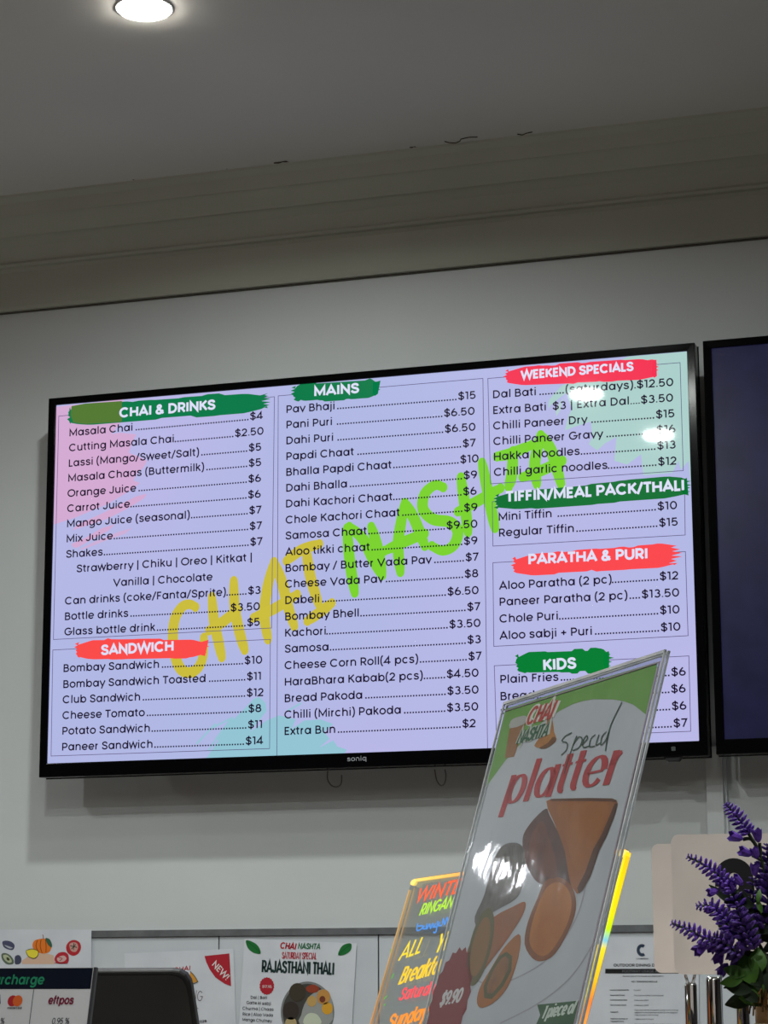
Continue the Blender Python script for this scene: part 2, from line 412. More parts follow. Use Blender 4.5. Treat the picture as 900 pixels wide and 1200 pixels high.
# grey metal strip on top of the wall panelling, vertical cable cover beneath the screens
struct('trim_2', *box(XL, XR, -.011, 0, 1.6225, 1.6345), M_GREYMETAL)
struct('trim_3', *merge(box(.600, .6285, -.016, 0, 1.6345, 1.935), box(.6285, .634, -.007, 0, 1.6345, 1.935)), mat('white_cable_cover', (205, 208, 210), .4, .35, noise=(8, (196, 199, 201))))
k = 0
for i in range(-12, 13):
    x0 = .005+i*.304
    for j in range(3):
        z1 = 1.6222-j*.242; z0 = z1-.2395
        if x0 < XL+.05 or x0+.3 > XR: continue
        link('wall_panel', *box(x0+.0012, x0+.304-.0012, -.007, 0, z0, z1), M_TILE, wall, bevel=.0008)
M_JOINT = mat('dark_joint', (40, 42, 46), .8, .2)
link('joint_backing', *box(XL, XR, -.002, .001, .9, 1.6224), M_JOINT, wall)
# worktop under the panelling
wt = struct('shelf_board', *merge(box(XL+.05, XR-.05, -.62, -.008, .86, .90), box(XL+.05, XR-.05, -.58, -.008, 0, .86)), M_COUNTER)
wt.name = 'back_counter'; del wt['kind']; tag(wt, 'white counter running along the wall below the panelling', 'counter')

# ------------------------------------------------------------------ ceiling downlights
def downlight(x, y, label, group=None):
    t = thing('ceiling_downlight', (x, y, CEIL), label, 'ceiling light', group)
    link('trim_ring', *lathe((x, y, CEIL), [(.046, 0), (.046, -.0015), (.044, -.0025), (.0412, -.002), (.0405, 0)], 40), M_LAMPRING, t, smooth=True)
    ld = bpy.data.lights.new('beam', 'AREA'); ld.shape = 'DISK'; ld.size = .078; ld.energy = BEAM; ld.spread = math.radians(SPREAD); ld.color = (.93, 1, .965)
    lo = bpy.data.objects.new('beam', ld); COL.objects.link(lo); lo.location = (0, 0, -.0095); lo.parent = t
    link('diffuser', *lathe((x, y, CEIL), [(.0400, -.001), (.0398, -.0050), (.034, -.0075), (.02, -.0085)], 40), M_LAMP, t)
    return t
for i, (x, y) in enumerate(LAMPS):
    if i == 0: downlight(x, y, 'round recessed ceiling downlight glowing white near the upper left of the photo')
    else: downlight(x, y, 'round recessed ceiling downlight outside the picture, inferred or added to light the room', 'downlights outside the picture')

# small unseen pendant bulb, added so it mirrors as the white glint on the platter sign
BP = (-1.70, -.60, 2.365)
bt = thing('added_glint_bulb', (BP[0], BP[1], CEIL), 'small bare pendant bulb, unseen, added left of the picture for a glint', 'added lamp')
link('cord', *tube([(BP[0], BP[1], BP[2]+.07), (BP[0], BP[1], CEIL)], .0025, 8), M_DARKPL_, bt)
link('socket', *lathe(BP, [(.010, .026), (.015, .03), (.015, .06), (.008, .072)], 20), M_DARKPL_, bt, smooth=True)
link('bulb', *lathe(BP, [(.003, -.018), (.010, -.015), (.016, -.006), (.017, .002), (.014, .012), (.010, .026)], 24), mat('added_bulb_light', (255, 255, 255), .3, emit=(246, 250, 255), estr=80), bt, smooth=True)

# ------------------------------------------------------------------ televisions
S = Frame(*((0.00000, -0.10000, 2.27700), (1.00000, -0.00000, 0.00000), (0.00000, 0.00000, 1.00000)))
SW, SH = 1.21, .6806
def tv(name, S, label, screen_m):
    t = thing(name, S(0, -SH/2-.025, -.1), label, 'television', None)
    hw, hh = SW/2, SH/2
    L, Rr, T, B = -hw-.0145, hw+.0145, hh+.0135, -hh-.0255
    # front bezel: ring of four mitred bars standing a little proud of the panel
    inn = [(-hw, -hh), (hw, -hh), (hw, hh), (-hw, hh)]; out = rrect(L, B, Rr, T, .004, 2)
    q = [(L, B), (Rr, B), (Rr, T), (L, T)]
    V, F = [], []
    for (pts, d) in ((inn, -.002), (inn, .004), (q, .005), (q, -.028)):
        V += [S(u, v, d) for u, v in pts]
    for r in range(3):
        for i in range(4): F.append((r*4+i, r*4+(i+1) % 4, (r+1)*4+(i+1) % 4, (r+1)*4+i))
    F.append((15, 14, 13, 12))
    link('bezel', V, [f[::-1] for f in F], M_BLACK, t, bevel=.0012)
    # back casing and wall bracket
    link('back_casing', *slab(S, rrect(L+.10, B+.03, Rr-.10, T-.12, .03), -.07, -.0285), M_DARKPL, t, bevel=.004)
    br = link('wall_bracket', *merge(slab(S, rect(-.24, -.16, .24, .12), -.0995, -.094), slab(S, rect(-.20, -.18, -.16, .16), -.0935, -.0705), slab(S, rect(.16, -.18, .20, .16), -.0935, -.0705)), M_GREYMETAL, t)
    scr = link('screen', *slab(S, rect(-hw, -hh, hw, hh), -.0015, 0), screen_m, t)
    link('sensor_window', *slab(S, rrect(hw-.047, B+.010, hw-.040, B+.017, .001, 2), .0052, .0058), mat('dim_indicator', (70, 74, 72), .3), t)
    link('control_bump', *slab(S, [(hw-.062, B+.001), (hw-.056, B-.007), (hw-.036, B-.007), (hw-.030, B+.001)], -.014, .002), M_DARKPL, t, bevel=.001)
    return t, scr
M_SCREEN = mat('screen_background', None, .3, .06, emit=(177, 185, 229), noise=(2.2, (186, 185, 232), 1), coat=.4)
tv1, scr = tv('television', S, 'large black-framed television showing a bright lavender price menu in three columns', M_SCREEN)
M_NAVY = mat('dark_screen', None, .3, .3, emit=(18, 18, 46), noise=(26, (23, 23, 55), 8))
S2 = Frame(S(.6335+.0145+SW/2, .3551-.0135-SH/2), (1, 0, 0), (0, 0, 1))
tv2, scr2 = tv('television', S2, 'black-framed television with a dark navy blank screen at the right edge', M_NAVY)
# maker's wordmark on the lower bezel
lettering('wordmark', S, (-0.0208, -0.3552), (0.0165, -0.3549), 'soniq', .0082, mat('silver_print', (150, 152, 158), .3), tv1, .0056, wt=.16)
# clear cable loops hanging under the set
for pts in ([(-0.0789, -0.3654), (-0.0794, -0.3790), (-0.0727, -0.3905), (-0.0621, -0.3944), (-0.0535, -0.3888), (-0.0525, -0.3730)], [(0.1216, -0.3685), (0.1251, -0.3873), (0.1330, -0.3973), (0.1400, -0.3922), (0.1420, -0.3789), (0.1402, -0.3690)]):
    link('cable_loop', *tube([S(u, v, -.06) for u, v in smooth_path(pts)], .0013, 6), mat('grey_cord', (110, 110, 108), .3), tv1)

INK = lit((26, 14, 44))
WHITE = lit((222, 226, 250))
def blob(name, pts, c, d, label=None): return poly(name, S, pts, lit(c), scr, d, label=label)
blob('pink_brush_mark', [(-0.6052, 0.3374), (-0.5249, 0.3395), (-0.4675, 0.3406), (-0.4617, 0.3195), (-0.4680, 0.2994), (-0.4893, 0.2754), (-0.4716, 0.2766), (-0.4390, 0.2710), (-0.4481, 0.2517), (-0.4532, 0.2363), (-0.4355, 0.2291), (-0.4159, 0.2183), (-0.4243, 0.2042), (-0.4336, 0.1997), (-0.4427, 0.1826), (-0.4297, 0.1771), (-0.4477, 0.1639), (-0.4959, 0.1406), (-0.5282, 0.1300), (-0.5607, 0.1194), (-0.6042, 0.1090)], (213, 172, 212), .0002, 'pale pink painted mark')
blob('pink_brush_mark', [(-0.4153, 0.1554), (-0.4205, 0.1469), (-0.4578, 0.1279), (-0.4953, 0.1126), (-0.5276, 0.1046), (-0.5655, 0.0956), (-0.5549, 0.1063), (-0.5063, 0.1235), (-0.4688, 0.1388), (-0.4367, 0.1518)], (213, 172, 212), .0002, 'pale pink painted streak')
blob('pink_brush_mark', [(-0.4788, 0.1015), (-0.4921, 0.0897), (-0.5189, 0.0787), (-0.5538, 0.0619), (-0.5620, 0.0624), (-0.5676, 0.0691), (-0.5379, 0.0799), (-0.5057, 0.0956)], (213, 172, 212), .0002, 'pale pink painted streak')
blob('pink_brush_mark', [(-0.4436, 0.0922), (-0.4569, 0.0825), (-0.4944, 0.0722), (-0.5428, 0.0575), (-0.5510, 0.0580), (-0.5187, 0.0712), (-0.4731, 0.0860)], (207, 176, 216), .0002, 'pale pink painted streak')
blob('green_brush_mark', [(0.6056, 0.3399), (0.6046, 0.0961), (0.6017, 0.1446), (0.5878, 0.1305), (0.5838, 0.1459), (0.5728, 0.1255), (0.5218, 0.1246), (0.5186, 0.1622), (0.4937, 0.1457), (0.4712, 0.1541), (0.4759, 0.1966), (0.4553, 0.1865), (0.4413, 0.1747), (0.4263, 0.1874), (0.4333, 0.1999), (0.4308, 0.2278), (0.4024, 0.2207), (0.3838, 0.2154), (0.3905, 0.2402), (0.3969, 0.2521), (0.3883, 0.2839), (0.3601, 0.2644), (0.3537, 0.2571), (0.3571, 0.2740), (0.3793, 0.2972), (0.3918, 0.3008), (0.5002, 0.3398)], (172, 208, 204), .0002, 'pale green painted mark')
blob('green_brush_mark', [(0.3820, 0.2751), (0.3769, 0.2537), (0.3689, 0.2419), (0.3676, 0.2545)], (180, 208, 208), .00025, 'pale green painted streak')
blob('teal_brush_mark', [(-0.2902, -0.3410), (-0.2663, -0.3091), (-0.2736, -0.3059), (-0.2425, -0.2685), (-0.2376, -0.2725), (-0.1985, -0.2363), (-0.1885, -0.2337), (-0.1764, -0.2455), (-0.1743, -0.2598), (-0.2061, -0.2962), (-0.1742, -0.2767), (-0.1503, -0.2683), (-0.1185, -0.2769), (-0.1264, -0.2934), (-0.1027, -0.2794), (-0.0712, -0.2787), (-0.0476, -0.2877), (-0.0653, -0.3012), (-0.0547, -0.3135), (-0.0742, -0.3287), (-0.0476, -0.3167), (-0.0398, -0.3280), (-0.0222, -0.3341), (-0.0281, -0.3421), (-0.1579, -0.3434)], (148, 198, 214), .0002, 'pale teal painted mark')
for p in ([(-0.3088, -0.3141), (-0.2727, -0.2787)], [(-0.2863, -0.3273), (-0.2584, -0.2906)], [(-0.1345, -0.2614), (-0.1087, -0.2481)], [(-0.2787, -0.2861), (-0.2385, -0.2687)]):
    strokes('teal_streak', S, [p], .0035, lit((152, 198, 216)), scr, .0003)
YEL, GRN = lit((204, 190, 62)), lit((124, 212, 48))
strokes('watermark_word', S, [[(-0.3144, -0.0635), (-0.3263, -0.0577), (-0.3412, -0.0621), (-0.3547, -0.0829), (-0.3585, -0.1158), (-0.3549, -0.1454), (-0.3442, -0.1734), (-0.3276, -0.1840), (-0.3090, -0.1768), (-0.2987, -0.1553), (-0.2972, -0.1206)],
    [(-0.2825, -0.0461), (-0.2772, -0.0941), (-0.2691, -0.1275), (-0.2617, -0.1588)], [(-0.2398, -0.0189), (-0.2374, -0.0705), (-0.2265, -0.1186), (-0.2173, -0.1474)], [(-0.2876, -0.1083), (-0.2624, -0.0949), (-0.2316, -0.0726)],
    [(-0.1725, -0.1303), (-0.1797, -0.0845), (-0.1739, -0.0336), (-0.1618, 0.0105)], [(-0.1618, 0.0116), (-0.1470, -0.0241), (-0.1353, -0.0685), (-0.1221, -0.1085)], [(-0.2005, -0.0889), (-0.1621, -0.0752), (-0.1170, -0.0506)],
    [(-0.1376, 0.0120), (-0.1089, 0.0305), (-0.0745, 0.0394)], [(-0.0993, 0.0281), (-0.0915, -0.0199), (-0.0762, -0.0698)], [(-0.0970, -0.1003), (-0.0743, -0.0862), (-0.0508, -0.0701)]], .0205, YEL, scr, .0003, taper=.25, label='mustard yellow hand-painted word')
strokes('watermark_word', S, [[(-0.0072, -0.0536), (-0.0165, 0.0045), (-0.0217, 0.0653)], [(-0.0175, 0.0676), (0.0086, 0.0432), (0.0292, 0.0018), (0.0446, -0.0250)], [(0.0446, -0.0250), (0.0371, 0.0214), (0.0242, 0.0649)],
    [(0.0786, -0.0210), (0.0748, 0.0341), (0.0876, 0.1046)], [(0.0876, 0.1046), (0.1059, 0.0723), (0.1245, 0.0236)], [(0.0500, 0.0196), (0.0861, 0.0335), (0.1247, 0.0461)],
    [(0.1597, 0.1279), (0.1444, 0.1330), (0.1253, 0.1187), (0.1215, 0.0913), (0.1403, 0.0711), (0.1708, 0.0641), (0.1859, 0.0462), (0.1780, 0.0219), (0.1576, 0.0132), (0.1373, 0.0228)],
    [(0.2046, 0.0436), (0.2000, 0.0862), (0.1925, 0.1442)], [(0.2540, 0.0479), (0.2447, 0.0981), (0.2319, 0.1680)], [(0.1863, 0.0821), (0.2245, 0.0995), (0.2651, 0.1192)],
    [(0.2599, 0.1770), (0.2862, 0.1811), (0.3225, 0.1934)], [(0.2888, 0.1849), (0.2866, 0.1451), (0.2802, 0.1206)],
    [(0.3313, 0.1221), (0.3285, 0.1620), (0.3399, 0.2101)], [(0.3399, 0.2101), (0.3588, 0.1797), (0.3750, 0.1190)], [(0.3056, 0.1363), (0.3407, 0.1462), (0.3783, 0.1609)]], .0208, GRN, scr, .0003, taper=.25, label='bright lime green hand-painted word')
# thin frames round the sections
def frame_line(pts, closed=True):
    p = [ribbon(pts, .0011, closed)]
    link('section_frame', *put2d(S, p, .0004), lit((88, 78, 122)), scr)
frame_line([(-0.5994, 0.3187), (-0.1627, 0.3211), (-0.1657, -0.1096), (-0.5990, -0.1098)])
frame_line([(-0.5997, -0.1294), (-0.1679, -0.1302), (-0.1681, -0.3273), (-0.5978, -0.3267)])
frame_line([(-0.1552, 0.3221), (0.2355, 0.3225), (0.2352, -0.3415), (-0.1542, -0.3433)])
frame_line([(0.2447, 0.3216), (0.5921, 0.3210), (0.5919, 0.1279), (0.2471, 0.1284)])
frame_line([(0.2498, 0.0958), (0.5931, 0.0939), (0.5918, 0.0144), (0.2498, 0.0158)])
frame_line([(0.2494, -0.0140), (0.5913, -0.0145), (0.5914, -0.1603), (0.2489, -0.1626)])
frame_line([(0.2493, -0.1967), (0.5917, -0.1951), (0.5909, -0.3234), (0.2516, -0.3246)])

CAP, EM_SX = .0147, 1.03
def dots(x0, x1, h):
    P = []; x = x1-.0025
    while x > x0: P.append(rect(x-.0014, 0, x+.0014, .0028)); x -= .0052
    return P
def menu_line(a, b, left, right, gap=0, dotted=True):
    """one menu row: the item, a row of dots, the price ending at b"""
    ang = math.atan2(b[1]-a[1], b[0]-a[0]); L = math.hypot(b[0]-a[0], b[1]-a[1])
    fr = S.shifted(a[0], a[1], 0, ang)
    v1, f1, w1 = text2d(left, CAP, EM_SX, wt=.17)
    v2, f2, w2 = text2d(right, CAP, EM_SX, wt=.17, track=.02)
    parts = [(v1, f1), ([(x+L-w2, y) for x, y in v2], f2)]
    if dotted:
        D = dots(w1+.001+gap, L-w2-.001, CAP)
        parts += [(p, [(0, 1, 2, 3)]) for p in D]
    link('menu_line', *put2d(fr, parts, .0005), INK, scr)
R1 = [('Masala Chai ', '$4', [(-0.5776, 0.2770), (-0.1842, 0.2806)]), ('Cutting Masala Chai', '$2.50', [(-0.5772, 0.2478), (-0.1830, 0.2510)]),
 ('Lassi (Mango/Sweet/Salt)', '$5', [(-0.5775, 0.2181), (-0.1872, 0.2211)]), ('Masala Chaas (Buttermilk)', '$5', [(-0.5778, 0.1891), (-0.1870, 0.1922)]),
 ('Orange Juice', '$6', [(-0.5779, 0.1598), (-0.1874, 0.1625)]), ('Carrot Juice', '$6', [(-0.5780, 0.1307), (-0.1877, 0.1328)]),
 ('Mango Juice (seasonal)', '$7', [(-0.5781, 0.1015), (-0.1867, 0.1031)]), ('Mix Juice', '$7', [(-0.5781, 0.0726), (-0.1856, 0.0736)]),
 ('Shakes', '$7', [(-0.5780, 0.0433), (-0.1843, 0.0442)]), ('Can drinks (coke/Fanta/Sprite)', '$3', [(-0.5780, -0.0454), (-0.1864, -0.0460)]),
 ('Bottle drinks', '$3.50', [(-0.5779, -0.0747), (-0.1879, -0.0757)]), ('Glass bottle drink', '$5', [(-0.5777, -0.1036), (-0.1877, -0.1043)]),
 ('Bombay Sandwich', '$10', [(-0.5782, -0.1719), (-0.1827, -0.1736)]), ('Bombay Sandwich Toasted ', '$11', [(-0.5779, -0.2018), (-0.1842, -0.2030)]),
 ('Club Sandwich', '$12', [(-0.5779, -0.2303), (-0.1797, -0.2326)]), ('Cheese Tomato', '$8', [(-0.5776, -0.2596), (-0.1837, -0.2612)]),
 ('Potato Sandwich', '$11', [(-0.5775, -0.2885), (-0.1814, -0.2902)]), ('Paneer Sandwich', '$14', [(-0.5773, -0.3179), (-0.1796, -0.3193)]),
 ('Pav Bhaji', '$15', [(-0.1404, 0.2879), (0.2224, 0.2860)]), ('Pani Puri ', '$6.50', [(-0.1403, 0.2587), (0.2200, 0.2568)]), ('Dahi Puri ', '$6.50', [(-0.1403, 0.2289), (0.2212, 0.2275)]),
 ('Papdi Chaat ', '$7', [(-0.1402, 0.1992), (0.2205, 0.1983)]), ('Bhalla Papdi Chaat', '$10', [(-0.1402, 0.1696), (0.2263, 0.1693)]), ('Dahi Bhalla', '$9', [(-0.1402, 0.1401), (0.2230, 0.1400)]),
 ('Dahi Kachori Chaat', '$6', [(-0.1404, 0.1107), (0.2218, 0.1106)]), ('Chole Kachori Chaat', '$9', [(-0.1404, 0.0806), (0.2230, 0.0809)]), ('Samosa Chaat', '$9.50', [(-0.1406, 0.0513), (0.2226, 0.0508)]),
 ('Aloo tikki chaat', '$9', [(-0.1406, 0.0214), (0.2222, 0.0208)]), ('Bombay / Butter Vada Pav', '$7', [(-0.1408, -0.0085), (0.2234, -0.0087)]), ('Cheese Vada Pav', '$8', [(-0.1410, -0.0378), (0.2231, -0.0383)]),
 ('Dabeli', '$6.50', [(-0.1410, -0.0675), (0.2233, -0.0685)]), ('Bombay Bhell', '$7', [(-0.1410, -0.0973), (0.2254, -0.0976)]), ('Kachori', '$3.50', [(-0.1410, -0.1270), (0.2260, -0.1269)]),
 ('Samosa', '$3', [(-0.1410, -0.1561), (0.2265, -0.1559)]), ('Cheese Corn Roll(4 pcs)', '$7', [(-0.1411, -0.1860), (0.2266, -0.1852)]), ('HaraBhara Kabab(2 pcs)', '$4.50', [(-0.1411, -0.2159), (0.2214, -0.2147)]),
 ('Bread Pakoda', '$3.50', [(-0.1411, -0.2455), (0.2211, -0.2443)]), ('Chilli (Mirchi) Pakoda', '$3.50', [(-0.1411, -0.2748), (0.2201, -0.2739)]), ('Extra Bun', '$2', [(-0.1411, -0.3043), (0.2151, -0.3029)]),
 ('Dal Bati ', '(saturdays).$12.50', [(0.2524, 0.2841), (0.5797, 0.2800)]), ('Extra Bati ', '$3 | Extra Dal....$3.50', [(0.2523, 0.2549), (0.5785, 0.2521)]), ('Chilli Paneer Dry ', '$15', [(0.2523, 0.2264), (0.5802, 0.2238)]),
 ('Chilli Paneer Gravy ', '$16', [(0.2523, 0.1980), (0.5809, 0.1963)]), ('Hakka Noodles', '$13', [(0.2524, 0.1699), (0.5808, 0.1680)]), ('Chilli garlic noodles', '$12', [(0.2526, 0.1417), (0.5813, 0.1393)]),
 ('Mini Tiffin ', '$10', [(0.2596, 0.0603), (0.5798, 0.0608)]), ('Regular Tiffin', '$15', [(0.2598, 0.0316), (0.5804, 0.0316)]),
 ('Aloo Paratha (2 pc)', '$12', [(0.2594, -0.0629), (0.5784, -0.0622)]), ('Paneer Paratha (2 pc)', '$13.50', [(0.2591, -0.0918), (0.5790, -0.0919)]), ('Chole Puri', '$10', [(0.2590, -0.1216), (0.5788, -0.1211)]),
 ('Aloo sabji + Puri', '$10', [(0.2590, -0.1513), (0.5794, -0.1508)]), ('Plain Fries', '$6', [(0.2584, -0.2282), (0.5861, -0.2284)]), ('Bread', '$6', [(0.2584, -0.2579), (0.5850, -0.2572)]),
 ('F', '$6', [(0.2586, -0.2878), (0.5854, -0.2864)]), ('', '$7', [(0.2586, -0.3175), (0.5858, -0.3157)])]
for l, r, (a, b) in R1: menu_line(a, b, l, r)
for s, (a, b) in (('Strawberry | Chiku | Oreo | Kitkat |', [(-0.5558, 0.0144), (-0.2035, 0.0156)]), ('Vanilla | Chocolate', [(-0.4804, -0.0164), (-0.2809, -0.0162)])):
    lettering('menu_line', S, a, b, s, CAP, INK, scr, .0005, wt=.17)

def banner(c, TL, TR, BR, BL, name, label):
    """torn-edged paint stroke behind a heading"""
    rnd = random.Random(name+label)
    lerp = lambda p, q, t: (p[0]+(q[0]-p[0])*t, p[1]+(q[1]-p[1])*t)
    H = math.hypot(TL[0]-BL[0], TL[1]-BL[1]); Lx = TR[0]-TL[0]; P = []
    n = 34; o = 0
    for i in range(n+1):
        t = i/n
        if rnd.random() < .22: o = rnd.uniform(-.05, .09)*H
        e = H*.22*max(0, 1-t*9)+H*.18*max(0, 1-(1-t)*10)
        p = lerp(TL, TR, t); P.append((p[0], p[1]+o-e))
    for i in range(1, 12):
        t = i/12; p = lerp(TR, BR, t); bulge = .028*math.sin(PI*min(1, t+.1))
        P.append((p[0]+(rnd.uniform(0, .008) if i % 2 else -rnd.uniform(.003, .012))-.006+bulge*.3, p[1]+rnd.uniform(-.0006, .0006)))
    o = 0
    for i in range(n+1):
        t = i/n
        if rnd.random() < .22: o = rnd.uniform(-.10, .06)*H
        e = H*.18*max(0, 1-t*9)+H*.16*max(0, 1-(1-t)*10)
        p = lerp(BR, BL, t); P.append((p[0], p[1]+o+e))
    for i in range(1, 12):
        t = i/12; p = lerp(BL, TL, t)
        P.append((p[0]+(rnd.uniform(-.001, .004) if i % 2 else -rnd.uniform(0, .006))-.005*math.sin(PI*t), p[1]))
    return poly(name, S, P, lit(c), scr, .0006, label=label)
def heading(s, ab, h, wt=.225): lettering('heading', S, ab[0], ab[1], s, h, WHITE, scr, .0009, wt=wt)
banner((8, 122, 74), *[(-0.5750, 0.3380), (-0.1791, 0.3321), (-0.1771, 0.2971), (-0.5740, 0.2979)], 'heading_banner', 'dark green brush banner')
poly('banner_tint', S, [(-0.5732, 0.3361), (-0.5449, 0.3389), (-0.4692, 0.3377), (-0.4684, 0.2975), (-0.5440, 0.2989), (-0.5689, 0.3041), (-0.5746, 0.3196)], lit((84, 122, 52)), scr, .0007, label='olive tinted end')
heading('CHAI & DRINKS', [(-0.4746, 0.3054), (-0.2795, 0.3061)], .0195)
banner((6, 122, 72), *[(-0.1221, 0.3412), (0.0363, 0.3377), (0.0378, 0.3039), (-0.1203, 0.3071)], 'heading_banner', 'green brush banner with short word')
heading('MAINS', [(-0.0863, 0.3148), (0.0019, 0.3147)], .0193)
banner((252, 76, 74), *[(-0.5479, -0.1139), (-0.2938, -0.1229), (-0.2951, -0.1573), (-0.5452, -0.1507)], 'heading_banner', 'coral red brush banner')
heading('SANDWICH', [(-0.5022, -0.1439), (-0.3560, -0.1428)], .0195)
banner((246, 52, 84), *[(0.2832, 0.3382), (0.5502, 0.3331), (0.5506, 0.2945), (0.2827, 0.3068)], 'heading_banner', 'pinkish red brush banner')
heading('WEEKEND SPECIALS', [(0.3053, 0.3143), (0.5094, 0.3129)], .0170)
banner((6, 112, 50), *[(0.2610, 0.1120), (0.5979, 0.1177), (0.5982, 0.0807), (0.2605, 0.0796)], 'heading_banner', 'long dark green brush banner')
heading('TIFFIN/MEAL PACK/THALI', [(0.2737, 0.0929), (0.5934, 0.0924)], .0200)
banner((252, 72, 78), *[(0.2919, -0.0028), (0.5765, 0.0004), (0.5768, -0.0398), (0.2929, -0.0378)], 'heading_banner', 'wide coral red brush banner')
heading('PARATHA & PURI', [(0.3124, -0.0215), (0.5260, -0.0234)], .0195)
banner((4, 126, 52), *[(0.2937, -0.1752), (0.4542, -0.1767), (0.4532, -0.2150), (0.2947, -0.2118)], 'heading_banner', 'green brush banner above the last section')
heading('KIDS', [(0.3359, -0.2092), (0.3957, -0.2081)], .0200)

# ------------------------------------------------------------------ papers on the wall panelling
W = Frame(*((0.00000, 0.00000, 0.00000), (1.00000, -0.00000, 0.00000), (0.00000, 0.00000, 1.00000)))
def sheet(name, fr, pts, d, label, cat='poster'):
    """a sheet of paper with real thickness, its base point at the sheet's middle"""
    cu = sum(p[0] for p in pts)/len(pts); cv = sum(p[1] for p in pts)/len(pts)
    t = thing(name, fr(cu, cv, d), label, cat)
    link('paper', *slab(fr, pts, d, d+.0004), M_PAPER, t)
    return t
D0 = .0085
RED, DGREEN, BLK = (168, 30, 46), (22, 74, 50), (34, 34, 38)
# vegetable print
vp = sheet('vegetable_poster', W, [(-0.7966, 1.6388), (-0.5497, 1.6364), (-0.5452, 1.4430), (-0.7897, 1.4421)], .0125, 'white paper with painted pumpkin, tomatoes and avocado above the surcharge sign')
def wpoly(pts, c, par, d, sm=3, name='printed_shape', label=None): return poly(name, W, pts, ink(c), par, d, sm, label=label)
E1 = .0132
wpoly([(-0.7309, 1.6156), (-0.7233, 1.6178), (-0.7118, 1.6154), (-0.7052, 1.6086), (-0.7088, 1.6007), (-0.7190, 1.6019), (-0.7281, 1.6065)], (72, 74, 100), vp, E1, name='printed_plum')
wpoly([(-0.7269, 1.6099), (-0.7141, 1.6064), (-0.7089, 1.6041), (-0.7165, 1.6035)], (170, 172, 182), vp, E1+.0003)
wpoly([(-0.7320, 1.5929), (-0.7239, 1.5951), (-0.7136, 1.5905), (-0.7062, 1.5814), (-0.7080, 1.5747), (-0.7207, 1.5747), (-0.7299, 1.5827)], (92, 104, 88), vp, E1, name='printed_avocado')
wpoly([(-0.7284, 1.5906), (-0.7212, 1.5917), (-0.7134, 1.5860), (-0.7102, 1.5792), (-0.7157, 1.5770), (-0.7248, 1.5827)], (176, 182, 150), vp, E1+.0003)
wpoly([(-0.7211, 1.5872), (-0.7160, 1.5860), (-0.7146, 1.5815), (-0.7197, 1.5822)], (60, 66, 40), vp, E1+.0006)
wpoly([(-0.7033, 1.5893), (-0.6958, 1.5911), (-0.6905, 1.5847), (-0.6928, 1.5757), (-0.7029, 1.5746), (-0.7044, 1.5826)], (66, 68, 92), vp, E1)
wpoly([(-0.6889, 1.5746), (-0.6904, 1.5802), (-0.6779, 1.5880), (-0.6578, 1.5931), (-0.6401, 1.5939), (-0.6249, 1.5900), (-0.6220, 1.5742)], (206, 172, 150), vp, E1-.0002, sm=0)
wpoly([(-0.6661, 1.6162), (-0.6548, 1.6202), (-0.6409, 1.6201), (-0.6305, 1.6114), (-0.6303, 1.6024), (-0.6351, 1.5957), (-0.6477, 1.5935), (-0.6604, 1.5970), (-0.6683, 1.6060)], (222, 116, 34), vp, E1, name='printed_pumpkin')
strokes('printed_lines', W, [[(-0.6585, 1.6184), (-0.6612, 1.6071), (-0.6554, 1.5962)], [(-0.6510, 1.6195), (-0.6526, 1.6071), (-0.6482, 1.5946)], [(-0.6421, 1.6187), (-0.6405, 1.6070), (-0.6407, 1.5957)], [(-0.6464, 1.6201), (-0.6471, 1.6251), (-0.6482, 1.6285)]], .0012, ink((120, 60, 20)), vp, E1+.0003)
wpoly([(-0.6422, 1.6216), (-0.6333, 1.6193), (-0.6285, 1.6091), (-0.6304, 1.6046), (-0.6381, 1.6115)], (48, 92, 70), vp, E1+.0004, name='printed_leaf')
wpoly([(-0.6808, 1.5994), (-0.6694, 1.6015), (-0.6579, 1.5981), (-0.6565, 1.5913), (-0.6652, 1.5853), (-0.6754, 1.5880)], (226, 208, 60), vp, E1+.0003, name='printed_lemon')
strokes('printed_lines', W, [[(-0.6813, 1.5994), (-0.6695, 1.6022), (-0.6567, 1.5981), (-0.6577, 1.5890), (-0.6652, 1.5850), (-0.6767, 1.5892), (-0.6813, 1.5982)]], .0010, ink((60, 60, 40)), vp, E1+.0006)
wpoly([(-0.5990, 1.6089), (-0.5929, 1.6156), (-0.5830, 1.6178), (-0.5728, 1.6132), (-0.5696, 1.6031), (-0.5748, 1.5930), (-0.5847, 1.5890), (-0.5949, 1.5931), (-0.5996, 1.6010)], (176, 38, 48), vp, E1, name='printed_tomato')
wpoly([(-0.5928, 1.6111), (-0.5803, 1.6132), (-0.5751, 1.6053), (-0.5799, 1.5964), (-0.5900, 1.5987)], (196, 150, 140), vp, E1+.0003)
strokes('printed_lines', W, [[(-0.5915, 1.6077), (-0.5776, 1.6042)], [(-0.5841, 1.6121), (-0.5845, 1.5998)], [(-0.5803, 1.6099), (-0.5888, 1.6010)]], .0014, ink((30, 50, 30)), vp, E1+.0006)
wpoly([(-0.6223, 1.5866), (-0.6150, 1.5944), (-0.6025, 1.5959), (-0.5948, 1.5898), (-0.5957, 1.5763), (-0.6145, 1.5748), (-0.6221, 1.5798)], (176, 38, 52), vp, E1, name='printed_tomato')
wpoly([(-0.6173, 1.5854), (-0.6048, 1.5898), (-0.5984, 1.5842), (-0.6045, 1.5786), (-0.6146, 1.5787)], (206, 170, 165), vp, E1+.0003)
strokes('printed_lines', W, [[(-0.6148, 1.5865), (-0.6072, 1.5842), (-0.6121, 1.5802)], [(-0.6220, 1.5765), (-0.5957, 1.5756)]], .0012, ink((150, 30, 40)), vp, E1+.0006)

